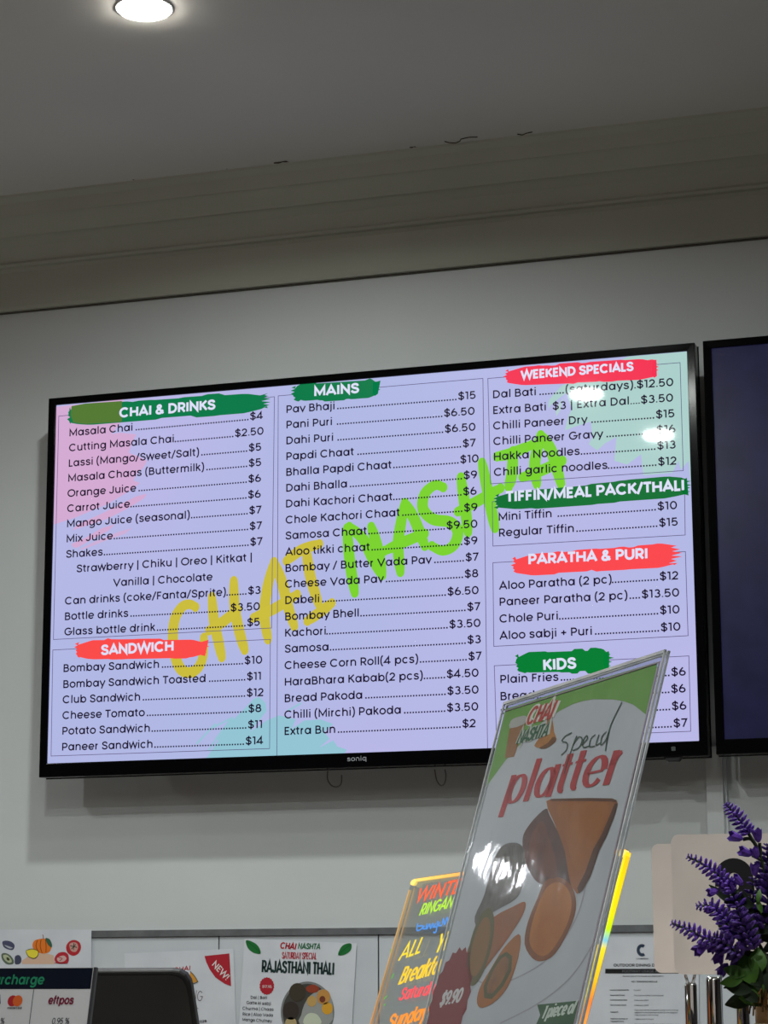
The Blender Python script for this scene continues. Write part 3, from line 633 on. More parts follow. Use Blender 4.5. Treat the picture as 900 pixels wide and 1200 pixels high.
# NEW! poster
nw = sheet('new_dish_poster', W, [(-0.4844, 1.5925), (-0.2700, 1.5997), (-0.2568, 1.3326), (-0.4688, 1.3211)], D0, 'white poster with a red quarter-circle NEW! corner, half hidden by the card terminal')
E2 = D0+.0009
poly('corner_badge', W, [(-0.3256, 1.5870), (-0.2775, 1.5914), (-0.2734, 1.5334), (-0.2863, 1.5379), (-0.3041, 1.5490), (-0.3153, 1.5632), (-0.3221, 1.5765)], ink(RED), nw, E2, label='red quarter-circle badge')
lettering('badge_lettering', W, *[(-0.3121, 1.5713), (-0.2830, 1.5429)], 'NEW!', .0118, ink((220, 214, 214)), nw, E2+.0003, wt=.17)
lettering('red_lettering', W, *[(-0.3866, 1.5581), (-0.3531, 1.5620)], 'CHAI', .0085, ink(RED), nw, E2, wt=.2, slant=.2)
poly('printed_samosa', W, [(-0.3531, 1.5600), (-0.3475, 1.5553), (-0.3377, 1.5417), (-0.3428, 1.5411), (-0.3506, 1.5373), (-0.3555, 1.5401)], ink((196, 138, 52)), nw, E2+.0003)
strokes('printed_lines', W, [[(-0.3531, 1.5600), (-0.3452, 1.5522), (-0.3377, 1.5417)], [(-0.3550, 1.5381), (-0.3472, 1.5376), (-0.3377, 1.5417)]], .0011, ink((60, 44, 24)), nw, E2+.0006)
lettering('thin_lettering', W, *[(-0.3513, 1.5081), (-0.3284, 1.5061)], 'NG', .019, ink((84, 50, 62)), nw, E2, wt=.055)
strokes('script_lettering', W, [[(-0.3362, 1.4936), (-0.3400, 1.4946), (-0.3422, 1.4906), (-0.3377, 1.4876), (-0.3398, 1.4825), (-0.3443, 1.4819)], [(-0.3455, 1.4916), (-0.3429, 1.4936), (-0.3450, 1.4855)]], .0009, ink((84, 50, 62)), nw, E2)
lettering('date_lettering', W, *[(-0.3447, 1.4678), (-0.3197, 1.4699)], 'T 2025', .0042, ink(BLK), nw, E2, wt=.24)

# thali poster
th = sheet('thali_poster', W, [(-0.2483, 1.6175), (-0.0346, 1.6074), (-0.0525, 1.3263), (-0.2650, 1.3355)], D0+.0006, 'white RAJASTHANI THALI poster with two green leaves and a steel tray')
E3 = D0+.0016
lettering('red_lettering', W, *[(-0.1805, 1.5993), (-0.1497, 1.5969)], 'CHAI', .0118, ink(RED), th, E3, wt=.2, slant=.15)
lettering('green_lettering', W, *[(-0.1462, 1.5985), (-0.1035, 1.5971)], 'NASHTA', .0105, ink((26, 104, 60)), th, E3, wt=.18, slant=.15)
lettering('red_lettering', W, *[(-0.1760, 1.5815), (-0.1101, 1.5795)], 'SATURDAY SPECIAL', .0120, ink(RED), th, E3, wt=.12)
lettering('title_lettering', W, *[(-0.2149, 1.5576), (-0.0771, 1.5523)], 'RAJASTHANI THALI', .0218, ink((18, 46, 44)), th, E3, wt=.17)
poly('printed_leaf', W, [(-0.2454, 1.6143), (-0.2322, 1.6115), (-0.2210, 1.6033), (-0.2168, 1.5906), (-0.2306, 1.5926), (-0.2415, 1.6008)], ink((20, 104, 44)), th, E3, 3)
strokes('leaf_vein', W, [[(-0.2445, 1.6132), (-0.2292, 1.6028), (-0.2168, 1.5906)]], .0009, ink((12, 72, 30)), th, E3+.0003)
poly('printed_leaf', W, [(-0.0448, 1.6068), (-0.0557, 1.6063), (-0.0642, 1.6003), (-0.0694, 1.5870), (-0.0557, 1.5882), (-0.0454, 1.5961)], ink((20, 104, 44)), th, E3, 3)
strokes('leaf_vein', W, [[(-0.0454, 1.6057), (-0.0571, 1.5976), (-0.0694, 1.5870)]], .0009, ink((12, 72, 30)), th, E3+.0003)
c_, = [(-0.2045, 1.5335)]
poly('price_badge', W, ell(c_[0], c_[1], .0132, .0145, n=36, jag=.08), ink(RED), th, E3)
lettering('price_lettering', W, *[(-0.2135, 1.5303), (-0.1949, 1.5297)], '$17.95', .0048, ink((214, 196, 196)), th, E3+.0003, wt=.16)
for s, p in (('Dal | Bati', [(-0.2358, 1.5111), (-0.2035, 1.5103)]), ('Gatte ki sabji', [(-0.2436, 1.5018), (-0.1964, 1.4999)]), ('Churma | Chaas', [(-0.2511, 1.4919), (-0.1912, 1.4898)]),
             ('Rice | Aloo Vada', [(-0.2510, 1.4818), (-0.1923, 1.4797)]), ('Mango Chutney', [(-0.2515, 1.4722), (-0.1945, 1.4696)])):
    lettering('dish_list', W, *p, s, .0054, ink(BLK), th, E3, wt=.15)
cx, cy = (-0.1271, 1.4877)
tr = poly('printed_tray', W, ell(cx, cy, .0505, .0535, 0, 44), ink((118, 120, 120)), th, E3)
poly('tray_inside', W, ell(cx, cy, .0468, .0495, 0, 44), ink((64, 62, 58)), th, E3+.0003)
poly('tray_section', W, [(-0.1414, 1.4668), (-0.1386, 1.4824), (-0.1329, 1.5010), (-0.1215, 1.5168), (-0.1071, 1.5248), (-0.0928, 1.5274), (-0.0814, 1.5115), (-0.0791, 1.4878), (-0.0856, 1.4670)], ink((146, 148, 146)), th, E3+.0006, 2)
def disc(px, r, c, nm, d): poly(nm, W, ell(px[0], px[1], r, r*1.03, 0, 24), ink(c), th, d)
DC = [(-0.1459, 1.5222), (-0.1582, 1.4904), (-0.1581, 1.4678), (-0.1192, 1.5288), (-0.0965, 1.5142), (-0.1186, 1.5068), (-0.0894, 1.4944), (-0.1191, 1.4745), (-0.0985, 1.5102)]
disc(DC[0], .0158, (58, 50, 38), 'printed_curry', E3+.0008); disc(DC[1], .0155, (52, 42, 36), 'printed_curry', E3+.0008); disc(DC[2], .0110, (170, 150, 108), 'printed_curry', E3+.0008)
poly('printed_chutney', W, [(-0.1287, 1.5315), (-0.1158, 1.5359), (-0.1049, 1.5301), (-0.1086, 1.5227), (-0.1215, 1.5216), (-0.1287, 1.5261)], ink((140, 56, 34)), th, E3+.0009, 3)
disc(DC[4], .0128, (186, 134, 68), 'printed_dumpling', E3+.0009); disc(DC[5], .0092, (184, 148, 86), 'printed_dumpling', E3+.0009); disc(DC[6], .0104, (208, 152, 44), 'printed_dumpling', E3+.0009); disc(DC[8], .0055, (110, 50, 34), 'printed_spice', E3+.0011)
poly('printed_rice', W, [(-0.1328, 1.4668), (-0.1314, 1.4798), (-0.1214, 1.4864), (-0.1071, 1.4825), (-0.1013, 1.4669)], ink((190, 196, 176)), th, E3+.0009, 3)

# council permit
od = sheet('dining_permit', W, [(0.3743, 1.6143), (0.5778, 1.6126), (0.5693, 1.3425), (0.3684, 1.3401)], D0, 'white printed outdoor dining notice with a black heading bar, right of the lit writing board', 'notice')
cc, = [(0.4794, 1.5917)]
parts = [ribbon(A(cc[0], cc[1], .0066, .0078, 55, 305, 20), .0052)]
link('round_emblem', *put2d(W, parts, E2), ink((44, 58, 78)), od)
lettering('fine_print', W, *[(0.4691, 1.5764), (0.4900, 1.5763)], 'CAMBERIDGE', .0022, ink((90, 90, 96)), od, E2, wt=.2)
lettering('title_lettering', W, *[(0.4291, 1.5646), (0.5255, 1.5641)], 'OUTDOOR DINING DISPLAY', .0046, ink(BLK), od, E2, wt=.2)
poly('heading_bar', W, [(0.4147, 1.5608), (0.5440, 1.5602), (0.5438, 1.5526), (0.4145, 1.5531)], ink((16, 16, 20)), od, E2)
lettering('bar_lettering', W, *[(0.4440, 1.5547), (0.5174, 1.5544)], 'FOOTWAY USAGE AREA', .0040, ink((120, 122, 126)), od, E2+.0003, wt=.12)
lettering('fine_print', W, *[(0.4446, 1.5473), (0.5152, 1.5470)], 'Section 222 of the Roads Act 2009 (NSW)', .0021, ink((60, 60, 66)), od, E2, wt=.2)
lettering('title_lettering', W, *[(0.4594, 1.5379), (0.5047, 1.5377)], 'KEY TERMS/SCHEDULE', .0026, ink(BLK), od, E2, wt=.2)
for y, l, rs in ((580, 'Licence Approved By', ['Council']), (624, 'Approved Picker', ['This Notice (refer to schedule)']), (664, 'Commencement Date', ['1 February 2024']), (706, 'Termination Date', ['2 February 2025']),
                 (764, 'Footpath', ['That part of the footpath to the front of shop', 'adjacent to the premises shown by the diagram', 'Map (found in last annex)']), (820, 'Maximum Number of', ['1 table and 4 chairs']),
                 (842, 'Tables/Chairs', []), (872, '', ['Display of the conditions at the entrance to a', 'place of all times']), (890, 'Prerequisites', [])):
    if l: lettering('fine_print', W, *[(0.4217, 1.6407), (0.4539, 1.6404)][:0] or (((0.4217, 1.6407)[0], (0.4217, 1.6407)[1]-(y)*(.001505/7.5)), ((0.4217, 1.6407)[0]+len(l)*.00175, (0.4217, 1.6407)[1]-(y)*(.001505/7.5))), l, .0021, ink((50, 50, 56)), od, E2, wt=.22)
    for j, r in enumerate(rs):
        yy = (0.4634, 1.6403)[1]-(y-(len(rs)-1)*9+j*20)*(.001505/7.5); x0 = (0.4634, 1.6403)[0]
        lettering('fine_print', W, (x0, yy), (x0+len(r)*.00165, yy), r, .0020, ink((78, 78, 84)), od, E2, wt=.18)

# ------------------------------------------------------------------ front display counter carrying the signs
CT = 1.395
fc = thing('display_counter', (.92, -2.62, 0), 'tall white counter carrying the signs, table numbers and flowers, its top just below the picture', 'counter')
link('cabinet', *box(.1, 1.9, -3.15, -1.98, 0, CT-.03), M_COUNTER, fc, bevel=.004)
link('countertop', *box(.08, 1.92, -3.17, -1.96, CT-.0295, CT), mat('pale_counter_top', (150, 146, 142), .3, .4, noise=(18, (140, 136, 132))), fc, bevel=.003)

# ------------------------------------------------------------------ platter sign in its clear sleeve
P0 = Frame(*((0.93900, -2.67500, 1.70300), (0.57329, -0.81935, 0.00000), (0.22227, 0.15552, 0.96250)), k=.22, ax=2.25)
gw, gh = .224, .315
ps = thing('platter_sign', P0(gw/2, -gh, 0), 'leaning clear sleeve with a white and green special platter poster showing fried snacks', 'sign')
FRONT = .0011
link('insert_sheet', *slab(P0, rect(.0065, -gh+.006, gw-.0075, -.0075), -.0008, 0), mat('laminated_insert', (178, 178, 184), .4, .4, noise=(20, (172, 173, 180))), ps)
M_FILM = clear_sheet('wrinkled_clear_cover', rough=.065, gloss=.045, bump=(24, .05, .01), ior=1.2)
# the cover bows out slightly, most at its middle
V, F = [], []; nu, nv = 48, 64
WR = (.0612, -.1048, 0, 0)     # where the film is creased and how it slopes there
for j in range(nv+1):
    for i in range(nu+1):
        u, v = gw*i/nu, -gh*j/nv
        du_, dv_ = u-WR[0], v-WR[1]; g_ = math.exp(-(du_*du_+dv_*dv_)/(2*.010**2))
        V.append(P0(u, v, FRONT+(WR[2]*du_+WR[3]*dv_)*g_))
for j in range(nv):
    for i in range(nu): F.append((j*(nu+1)+i, (j+1)*(nu+1)+i, (j+1)*(nu+1)+i+1, j*(nu+1)+i+1))
link('cover_sheet', V, F, M_FILM, ps, smooth=True)
link('back_sheet', *slab(P0, rect(0, -gh, gw, 0), -.0016, -.0009), M_CLEAR, ps)
# polished rim of the two sheets, catching the light
rim = []
for (u0, v0, u1, v1) in ((0, -.0016, gw, 0), (0, -gh, .0014, 0), (gw-.0014, -gh, gw, 0)):
    rim.append(slab(P0, rect(u0, v0, u1, v1), FRONT-.0009, FRONT+.0001)); rim.append(slab(P0, rect(u0, v0, u1, v1), -.0018, -.0008))
link('clear_rim', *merge(*rim), M_EDGE, ps)
link('seam', *merge(slab(P0, rect(gw-.0062, -gh, gw-.0050, -.006), .0001, .0004), slab(P0, rect(0.004, -.0058, gw-.0050, -.0052), .0001, .0004)), mat('pink_grey_seam', (150, 128, 140), .4), ps)
foot = [(P0(0, -gh, .01)), (P0(gw, -gh, .01))]
b = P0(0, -gh, 0); 
Rh = P0.R; Nh = Vector((P0.N.x, P0.N.y, 0)).normalized()
zb = b.z
V = []
for u in (0, gw):
    for n_, z_ in ((-.004, zb), (-.004, CT+.002), (.075, CT+.002), (.075, CT), (-.0075, CT), (-.0075, zb)):
        V.append(Vector((b.x, b.y, 0))+Rh*u+Nh*n_+Vector((0, 0, max(z_, CT))))
link('foot', V, [tuple(range(6)), tuple(range(11, 5, -1))]+[(i, 6+i, 6+(i+1) % 6, (i+1) % 6) for i in range(6)], M_CLEAR, ps)
def gp(pts, c, d=.0004, sm=3, nm='printed_shape', label=None, nz=None):
    m = ink(c) if nz is None else mat('printed_food', c, .5, .3, noise=(nz[0], nz[1], 5))
    return poly(nm, P0, pts, m, bpy.data.objects[INS], d, sm, label=label)
INS = [o for o in ps.children if o.name.startswith('insert_sheet')][0].name
insert = bpy.data.objects[INS]
LG = (96, 146, 52)
gp([(0.0038, -0.0043), (0.0265, -0.0043), (0.0935, -0.0042), (0.1543, -0.0044), (0.2158, -0.0049), (0.2159, -0.0316), (0.1970, -0.0244), (0.1829, -0.0210), (0.1689, -0.0184), (0.1411, -0.0149), (0.1238, -0.0140), (0.1102, -0.0142), (0.0937, -0.0158), (0.0774, -0.0184), (0.0613, -0.0219), (0.0435, -0.0294), (0.0254, -0.0371), (0.0142, -0.0440), (0.0042, -0.0499)], LG, .0003, 0, 'green_corner', 'grass green header shape', nz=(50, (104, 152, 60)))
RG = [(-0.0027, -0.1519), (0.0676, -0.1616), (0.1065, -0.1635), (0.1470, -0.1560), (0.1710, -0.1470), (0.1877, -0.1327), (0.1913, -0.1183), (0.1862, -0.1022)]
strokes('plate_rim', P0, [[(0.0349, -0.1440), (0.0569, -0.1577), (0.0801, -0.1629), (0.1063, -0.1633), (0.1470, -0.1560), (0.1710, -0.1470), (0.1877, -0.1327), (0.1913, -0.1183), (0.1879, -0.0998)], [(0.1202, -0.1832), (0.1621, -0.1737), (0.1938, -0.1627), (0.2113, -0.1510), (0.2209, -0.1370), (0.2223, -0.1194)]], .0008, ink((158, 152, 160)), insert, .0003)
gp([(0.0182, -0.0129), (0.0382, -0.0122), (0.0440, -0.0137), (0.0445, -0.0173), (0.0388, -0.0359), (0.0237, -0.0354), (0.0220, -0.0286)], (146, 98, 62), .0005, 0, 'tea_glass', 'glass of brown tea')
gp([(0.0182, -0.0129), (0.0254, -0.0119), (0.0382, -0.0122), (0.0440, -0.0137), (0.0427, -0.0175), (0.0194, -0.0176)], (168, 164, 160), .0007, 2, 'glass_rim')
gp([(0.0778, -0.0168), (0.0855, -0.0190), (0.0937, -0.0275), (0.1002, -0.0321), (0.0972, -0.0343), (0.0866, -0.0360), (0.0767, -0.0347), (0.0679, -0.0326), (0.0728, -0.0288), (0.0796, -0.0281)], (176, 112, 42), .0005, 2, 'small_samosa', nz=(90, (150, 90, 36)))
gp([(0.1000, -0.0319), (0.0976, -0.0342), (0.0867, -0.0361), (0.0767, -0.0347), (0.0883, -0.0331), (0.0936, -0.0302)], (110, 66, 34), .0006, 2)
lettering('logo_outline', P0, *[(0.0443, -0.0193), (0.0840, -0.0197)], 'CHAI', .0118, ink((214, 208, 200)), insert, .0008, wt=.36, slant=.22)
lettering('red_lettering', P0, *[(0.0440, -0.0188), (0.0837, -0.0192)], 'CHAI', .0105, ink((176, 58, 50)), insert, .0011, wt=.16, slant=.22)
lettering('logo_outline', P0, *[(0.0370, -0.0295), (0.0840, -0.0292)], 'NASHTA', .0088, ink((186, 186, 178)), insert, .0008, wt=.36, slant=.2)
lettering('green_lettering', P0, *[(0.0370, -0.0290), (0.0833, -0.0287)], 'NASHTA', .0078, ink((48, 92, 66)), insert, .0011, wt=.16, slant=.2)
strokes('script_lettering', P0, [[(0.1213, -0.0308), (0.1126, -0.0318), (0.1096, -0.0342), (0.1177, -0.0361), (0.1194, -0.0398), (0.1134, -0.0423)], [(0.1296, -0.0333), (0.1269, -0.0399), (0.1246, -0.0536)], [(0.1271, -0.0386), (0.1323, -0.0345), (0.1387, -0.0361), (0.1372, -0.0403), (0.1287, -0.0412)],
    [(0.1395, -0.0396), (0.1457, -0.0368), (0.1438, -0.0348), (0.1410, -0.0367), (0.1429, -0.0408), (0.1509, -0.0410)], [(0.1560, -0.0355), (0.1511, -0.0371), (0.1517, -0.0413), (0.1592, -0.0418)], [(0.1608, -0.0360), (0.1601, -0.0413), (0.1650, -0.0408)], [(0.1701, -0.0354), (0.1656, -0.0376), (0.1670, -0.0421), (0.1720, -0.0399), (0.1734, -0.0358), (0.1739, -0.0420)],
    [(0.1815, -0.0213), (0.1742, -0.0318), (0.1737, -0.0394), (0.1751, -0.0462)]], .0006, ink((48, 74, 56)), insert, .0012)
lettering('serif_lettering', P0, *[(0.0370, -0.0650), (0.1985, -0.0650)], 'platter', .0232, ink((172, 52, 58)), insert, .0008, wt=.165, nib=.055, slant=.10)
F1 = gp([(0.1102, -0.0709), (0.0969, -0.0751), (0.0879, -0.0805), (0.0859, -0.0857), (0.0952, -0.0963), (0.1148, -0.1074), (0.1319, -0.1123), (0.1565, -0.1139), (0.1757, -0.1155), (0.1713, -0.1064), (0.1497, -0.0927), (0.1182, -0.0752)], (92, 42, 30), .0005, 3, 'printed_samosa', 'dark brown samosa face', nz=(60, (70, 34, 26)))
gp([(0.1080, -0.0667), (0.1149, -0.0660), (0.1343, -0.0673), (0.1673, -0.0696), (0.1988, -0.0722), (0.2049, -0.0736), (0.2076, -0.0757), (0.2074, -0.0799), (0.2060, -0.0845), (0.2031, -0.0913), (0.1979, -0.0985), (0.1948, -0.1110), (0.1891, -0.1174), (0.1828, -0.1190), (0.1729, -0.1148), (0.1654, -0.1088), (0.1524, -0.0961), (0.1409, -0.0881), (0.1257, -0.0786), (0.1129, -0.0712)], (138, 72, 6), .0007, 0, 'printed_samosa', 'golden brown samosa', nz=(45, (158, 86, 6)))
gp([(0.2076, -0.0757), (0.2074, -0.0799), (0.2060, -0.0845), (0.2031, -0.0913), (0.1979, -0.0985), (0.1948, -0.1110), (0.1891, -0.1174), (0.1851, -0.1189), (0.1810, -0.1161), (0.1869, -0.1079), (0.1900, -0.0972), (0.1964, -0.0900), (0.1997, -0.0836), (0.2023, -0.0781), (0.2039, -0.0749)], (78, 38, 22), .0009, 0, 'printed_crust')
gp([(0.1125, -0.0663), (0.1149, -0.0660), (0.1343, -0.0673), (0.1673, -0.0696), (0.1988, -0.0722), (0.2049, -0.0736), (0.2050, -0.0748), (0.1986, -0.0738), (0.1683, -0.0713), (0.1351, -0.0687), (0.1173, -0.0675)], (90, 46, 24), .0009, 0, 'printed_crust')
gp([(0.0541, -0.0887), (0.0719, -0.0869), (0.0898, -0.0904), (0.1002, -0.1005), (0.1032, -0.1124), (0.0974, -0.1188), (0.0746, -0.1233), (0.0556, -0.1279), (0.0481, -0.1321), (0.0404, -0.1264), (0.0471, -0.1144), (0.0469, -0.0993)], (100, 92, 86), .0005, 3, 'printed_fritter', 'grey brown fritter', nz=(90, (72, 62, 56)))
gp([(0.1344, -0.1108), (0.1298, -0.1186), (0.1243, -0.1312), (0.1271, -0.1427), (0.1431, -0.1502), (0.1577, -0.1518), (0.1725, -0.1482), (0.1835, -0.1363), (0.1858, -0.1266), (0.1784, -0.1178), (0.1659, -0.1121), (0.1502, -0.1092)], (132, 66, 4), .0006, 3, 'printed_fritter', 'oval golden fritter', nz=(50, (118, 56, 4)))
gp([(0.1398, -0.1139), (0.1342, -0.1200), (0.1307, -0.1313), (0.1333, -0.1415), (0.1447, -0.1473), (0.1577, -0.1493), (0.1686, -0.1457), (0.1783, -0.1355), (0.1800, -0.1264), (0.1740, -0.1189), (0.1630, -0.1138), (0.1512, -0.1118)], (176, 102, 8), .0008, 3, 'printed_fritter_top', nz=(40, (160, 88, 6)))
gp([(0.1259, -0.0706), (0.1496, -0.0713), (0.1829, -0.0733), (0.1962, -0.0758), (0.1973, -0.0815), (0.1933, -0.0907), (0.1874, -0.1008), (0.1816, -0.1072), (0.1722, -0.1058), (0.1570, -0.0954), (0.1407, -0.0836)], (160, 90, 10), .0009, 3, 'printed_crust', nz=(40, (146, 78, 8)))
gp([(0.1090, -0.0772), (0.0987, -0.0832), (0.0997, -0.0912), (0.1105, -0.1010), (0.1324, -0.1078), (0.1502, -0.1092), (0.1392, -0.0972), (0.1208, -0.0845)], (110, 52, 34), .0007, 3, 'printed_crust', nz=(60, (92, 42, 28)))
gp([(0.1130, -0.1206), (0.1142, -0.1277), (0.1008, -0.1397), (0.0858, -0.1499), (0.0730, -0.1573), (0.0587, -0.1574), (0.0451, -0.1523), (0.0425, -0.1435), (0.0530, -0.1362), (0.0717, -0.1273), (0.0964, -0.1227)], (158, 82, 24), .0006, 3, 'printed_roll', 'sliced roll', nz=(60, (138, 80, 46)))
q = [(0.0613, -0.1433), (0.0995, -0.1588)]
poly('roll_filling', P0, ell(q[0][0], q[0][1], .0175, .0215, .3), ink((92, 82, 48)), insert, .0008)
poly('roll_centre', P0, ell(q[0][0], q[0][1], .0128, .0165, .3), ink((128, 88, 42)), insert, .0010)
gp([(0.1151, -0.1374), (0.1225, -0.1452), (0.1202, -0.1616), (0.1082, -0.1711), (0.0886, -0.1758), (0.0781, -0.1733), (0.0766, -0.1655), (0.0865, -0.1551), (0.0978, -0.1448)], (160, 88, 4), .0007, 3, 'printed_roll', 'sliced roll in front', nz=(60, (150, 86, 30)))
poly('roll_filling', P0, [(0.1037, -0.1465), (0.1136, -0.1489), (0.1178, -0.1565), (0.1110, -0.1648), (0.0991, -0.1712), (0.0875, -0.1707), (0.0822, -0.1649), (0.0860, -0.1564), (0.0943, -0.1487)], ink((84, 80, 46)), insert, .0009)
poly('roll_centre', P0, [(0.1042, -0.1488), (0.1103, -0.1508), (0.1127, -0.1559), (0.1071, -0.1629), (0.0981, -0.1683), (0.0903, -0.1683), (0.0872, -0.1645), (0.0902, -0.1571), (0.0973, -0.1504)], mat('printed_food', (142, 88, 38), .5, .3, noise=(120, (116, 70, 34))), insert, .0011)
ct, = [(0.0332, -0.1722)]
poly('price_burst', P0, ell(ct[0], ct[1], .0290, .0270, n=40, jag=.09), ink((124, 24, 34)), insert, .0008)
lettering('price_lettering', P0, *[(0.0182, -0.1761), (0.0508, -0.1733)], '$9.90', .0080, ink((206, 200, 200)), insert, .0012, wt=.17, slant=.2)
gp([(0.1652, -0.1734), (0.2188, -0.1708), (0.2177, -0.1821), (0.2181, -0.1858), (0.1662, -0.1899), (0.1724, -0.1784)], (42, 82, 46), .0008, 0, 'green_ribbon', 'dark green ribbon')
lettering('ribbon_lettering', P0, *[(0.1747, -0.1803), (0.2139, -0.1771)], '1 piece of', .0062, ink((196, 204, 192)), insert, .0012, wt=.17, slant=.25)

# ------------------------------------------------------------------ lit writing board behind it
NB = Frame(*((0.80533, -2.42200, 1.61533), (0.55135, -0.83427, 0.00000), (0.24893, 0.16451, 0.95445)), k=.5, ax=2.5)
bw, bh = .398, .222
nb = thing('writing_board', NB(bw/2, -bh, 0), 'edge-lit clear writing board with fluorescent handwriting, behind the platter sign', 'sign')
link('clear_panel', *slab(NB, rrect(0, -bh, bw, 0, .008, 4), -.0025, 0), clear_sheet('clear_panel', (232, 234, 232), .06, .07), nb)
def edge_mat(name, stops, axis_len, strength):
    m = bpy.data.materials.new(name); m.use_nodes = True; nt = m.node_tree; b = nt.nodes['Principled BSDF']
    b.inputs['Base Color'].default_value = (.1, .08, .05, 1); b.inputs['Emission Strength'].default_value = strength
    at = nt.nodes.new('ShaderNodeAttribute'); at.attribute_name = 'along'
    r = nt.nodes.new('ShaderNodeValToRGB'); el = r.color_ramp.elements
    el[0].position, el[0].color = stops[0][0], srgb(stops[0][1]); el[1].position, el[1].color = stops[-1][0], srgb(stops[-1][1])
    for p, c in stops[1:-1]:
        e = el.new(p); e.color = srgb(c)
    nt.links.new(at.outputs['Fac'], r.inputs['Fac']); nt.links.new(r.outputs['Color'], b.inputs['Emission Color'])
    return m
def edge_strip(name, p0, p1, wd, m, d0=-.0045, d1=.0005, n=24, label=None):
    V, F = [], []
    dx, dy = p1[0]-p0[0], p1[1]-p0[1]; L = math.hypot(dx, dy); nx, ny = -dy/L*wd/2, dx/L*wd/2
    for i in range(n+1):
        t = i/n; c = (p0[0]+dx*t, p0[1]+dy*t)
        V += [NB(c[0]+nx, c[1]+ny, d0), NB(c[0]-nx, c[1]-ny, d0), NB(c[0]-nx, c[1]-ny, d1), NB(c[0]+nx, c[1]+ny, d1)]
    for i in range(n):
        for k in range(4): F.append((i*4+k, i*4+(k+1) % 4, i*4+4+(k+1) % 4, i*4+4+k))
    F += [(3, 2, 1, 0), (n*4, n*4+1, n*4+2, n*4+3)]
    o = link(name, V, F, m, nb, label=label)
    a = o.data.attributes.new('along', 'FLOAT', 'POINT')
    a.data.foreach_set('value', [(i//4)/n for i in range(len(V))])
    return o
E_R = edge_mat('glowing_edge_rainbow', [(0, (255, 196, 20)), (.06, (255, 216, 0)), (.14, (250, 226, 10)), (.19, (196, 240, 0)), (.215, (120, 200, 225)), (.235, (255, 226, 40)), (.31, (255, 196, 20)), (.36, (255, 130, 50)), (.45, (255, 176, 70)), (1, (255, 120, 60))], 1, 1.5)
E_C = edge_mat('glowing_edge_core', [(0, (255, 214, 60)), (.18, (255, 255, 40)), (.22, (150, 220, 230)), (.3, (255, 240, 90)), (.36, (255, 200, 120)), (.5, (255, 224, 120)), (1, (255, 200, 110))], 1, 1.7)
E_L = edge_mat('glowing_edge_orange', [(0, (226, 180, 110)), (.3, (196, 150, 92)), (.55, (236, 150, 80)), (1, (255, 120, 50))], 1, .85)
E_T = edge_mat('glowing_edge_top', [(0, (255, 220, 110)), (.06, (255, 214, 90)), (.3, (255, 170, 60)), (1, (255, 176, 60))], 1, 1.1)
edge_strip('glowing_edge', (bw-.002, -.0025), (bw-.002, -bh), .0024, E_R, d0=-.0024, d1=.0004, label='glowing yellow to orange edge')
edge_strip('glowing_edge', (bw-.0068, -.052), (bw-.0068, -bh), .0013, E_C, d0=-.0030, d1=.0002, label='second glowing line inside the edge')
edge_strip('glowing_edge', (.0012, -.008), (.0012, -bh), .0018, E_L, d0=-.0014, d1=.0002, label='dim orange left edge')
edge_strip('glowing_edge', (.0060, -.006), (.0085, -bh), .0007, E_L, d0=-.0022, d1=-.0015, label='faint inner line')
edge_strip('glowing_edge', (.006, -.0015), (bw-.006, -.0015), .0020, E_T, d0=-.0012, d1=.0002, label='orange top edge')
for cu_ in (.0062, bw-.0062): link('glowing_corner', *slab(NB, ell(cu_, -.0030, .0052, .0020, 0, 14), -.0015, .0006), glow((255, 220, 110), 1.3), nb)
lbase = [NB(0, -bh, -.03), NB(bw, -bh, -.03)]
bz = NB(0, -bh, 0); Nn = Vector((NB.N.x, NB.N.y, 0)).normalized()
V = []
for u in (-.004, bw+.004):
    for n_, z_ in ((-.022, CT), (.018, CT), (.018, bz.z+.012), (-.022, bz.z+.012)):
        V.append(Vector((bz.x, bz.y, z_))+NB.R*u+Nn*n_)
link('lamp_base', V, [(0, 1, 2, 3), (7, 6, 5, 4)]+[(i, 4+i, 4+(i+1) % 4, (i+1) % 4) for i in range(4)], M_DARKPL, nb)
OR, YG, BL, YE, PK = (255, 92, 30), (186, 244, 20), (66, 142, 226), (255, 226, 20), (255, 74, 84)
lettering('marker_line', NB, *[(0.0231, -0.0179), (0.1366, -0.0140)], 'WINTER', .0100, glow(OR), nb, .0004, wt=.17, slant=.2)
lettering('marker_line', NB, *[(0.0423, -0.0276), (0.1118, -0.0239)], 'RINGAN', .0082, glow(YG), nb, .0004, wt=.15, slant=.2)
strokes('marker_line', NB, [[(0.0464, -0.0326), (0.0490, -0.0374), (0.0576, -0.0370), (0.0593, -0.0347), (0.0485, -0.0348)], [(0.0641, -0.0348), (0.0610, -0.0364), (0.0684, -0.0368), (0.0682, -0.0343), (0.0715, -0.0369), (0.0740, -0.0339), (0.0791, -0.0368), (0.0806, -0.0337), (0.0850, -0.0367)],
    [(0.0877, -0.0336), (0.0861, -0.0358), (0.0924, -0.0358), (0.0911, -0.0328), (0.0936, -0.0394), (0.0877, -0.0395)], [(0.0962, -0.0327), (0.0955, -0.0352), (0.1021, -0.0351), (0.1021, -0.0311), (0.1084, -0.0348), (0.1096, -0.0305), (0.1152, -0.0343)]], .0011, glow(BL), nb, .0004)
lettering('marker_line', NB, *[(0.0243, -0.0582), (0.0710, -0.0531)], 'ALL', .0112, glow(YE), nb, .0004, wt=.13, slant=.22)
lettering('marker_line', NB, *[(0.1015, -0.0541), (0.1604, -0.0483)], 'YEAR', .0125, glow(YE), nb, .0004, wt=.13, slant=.22)
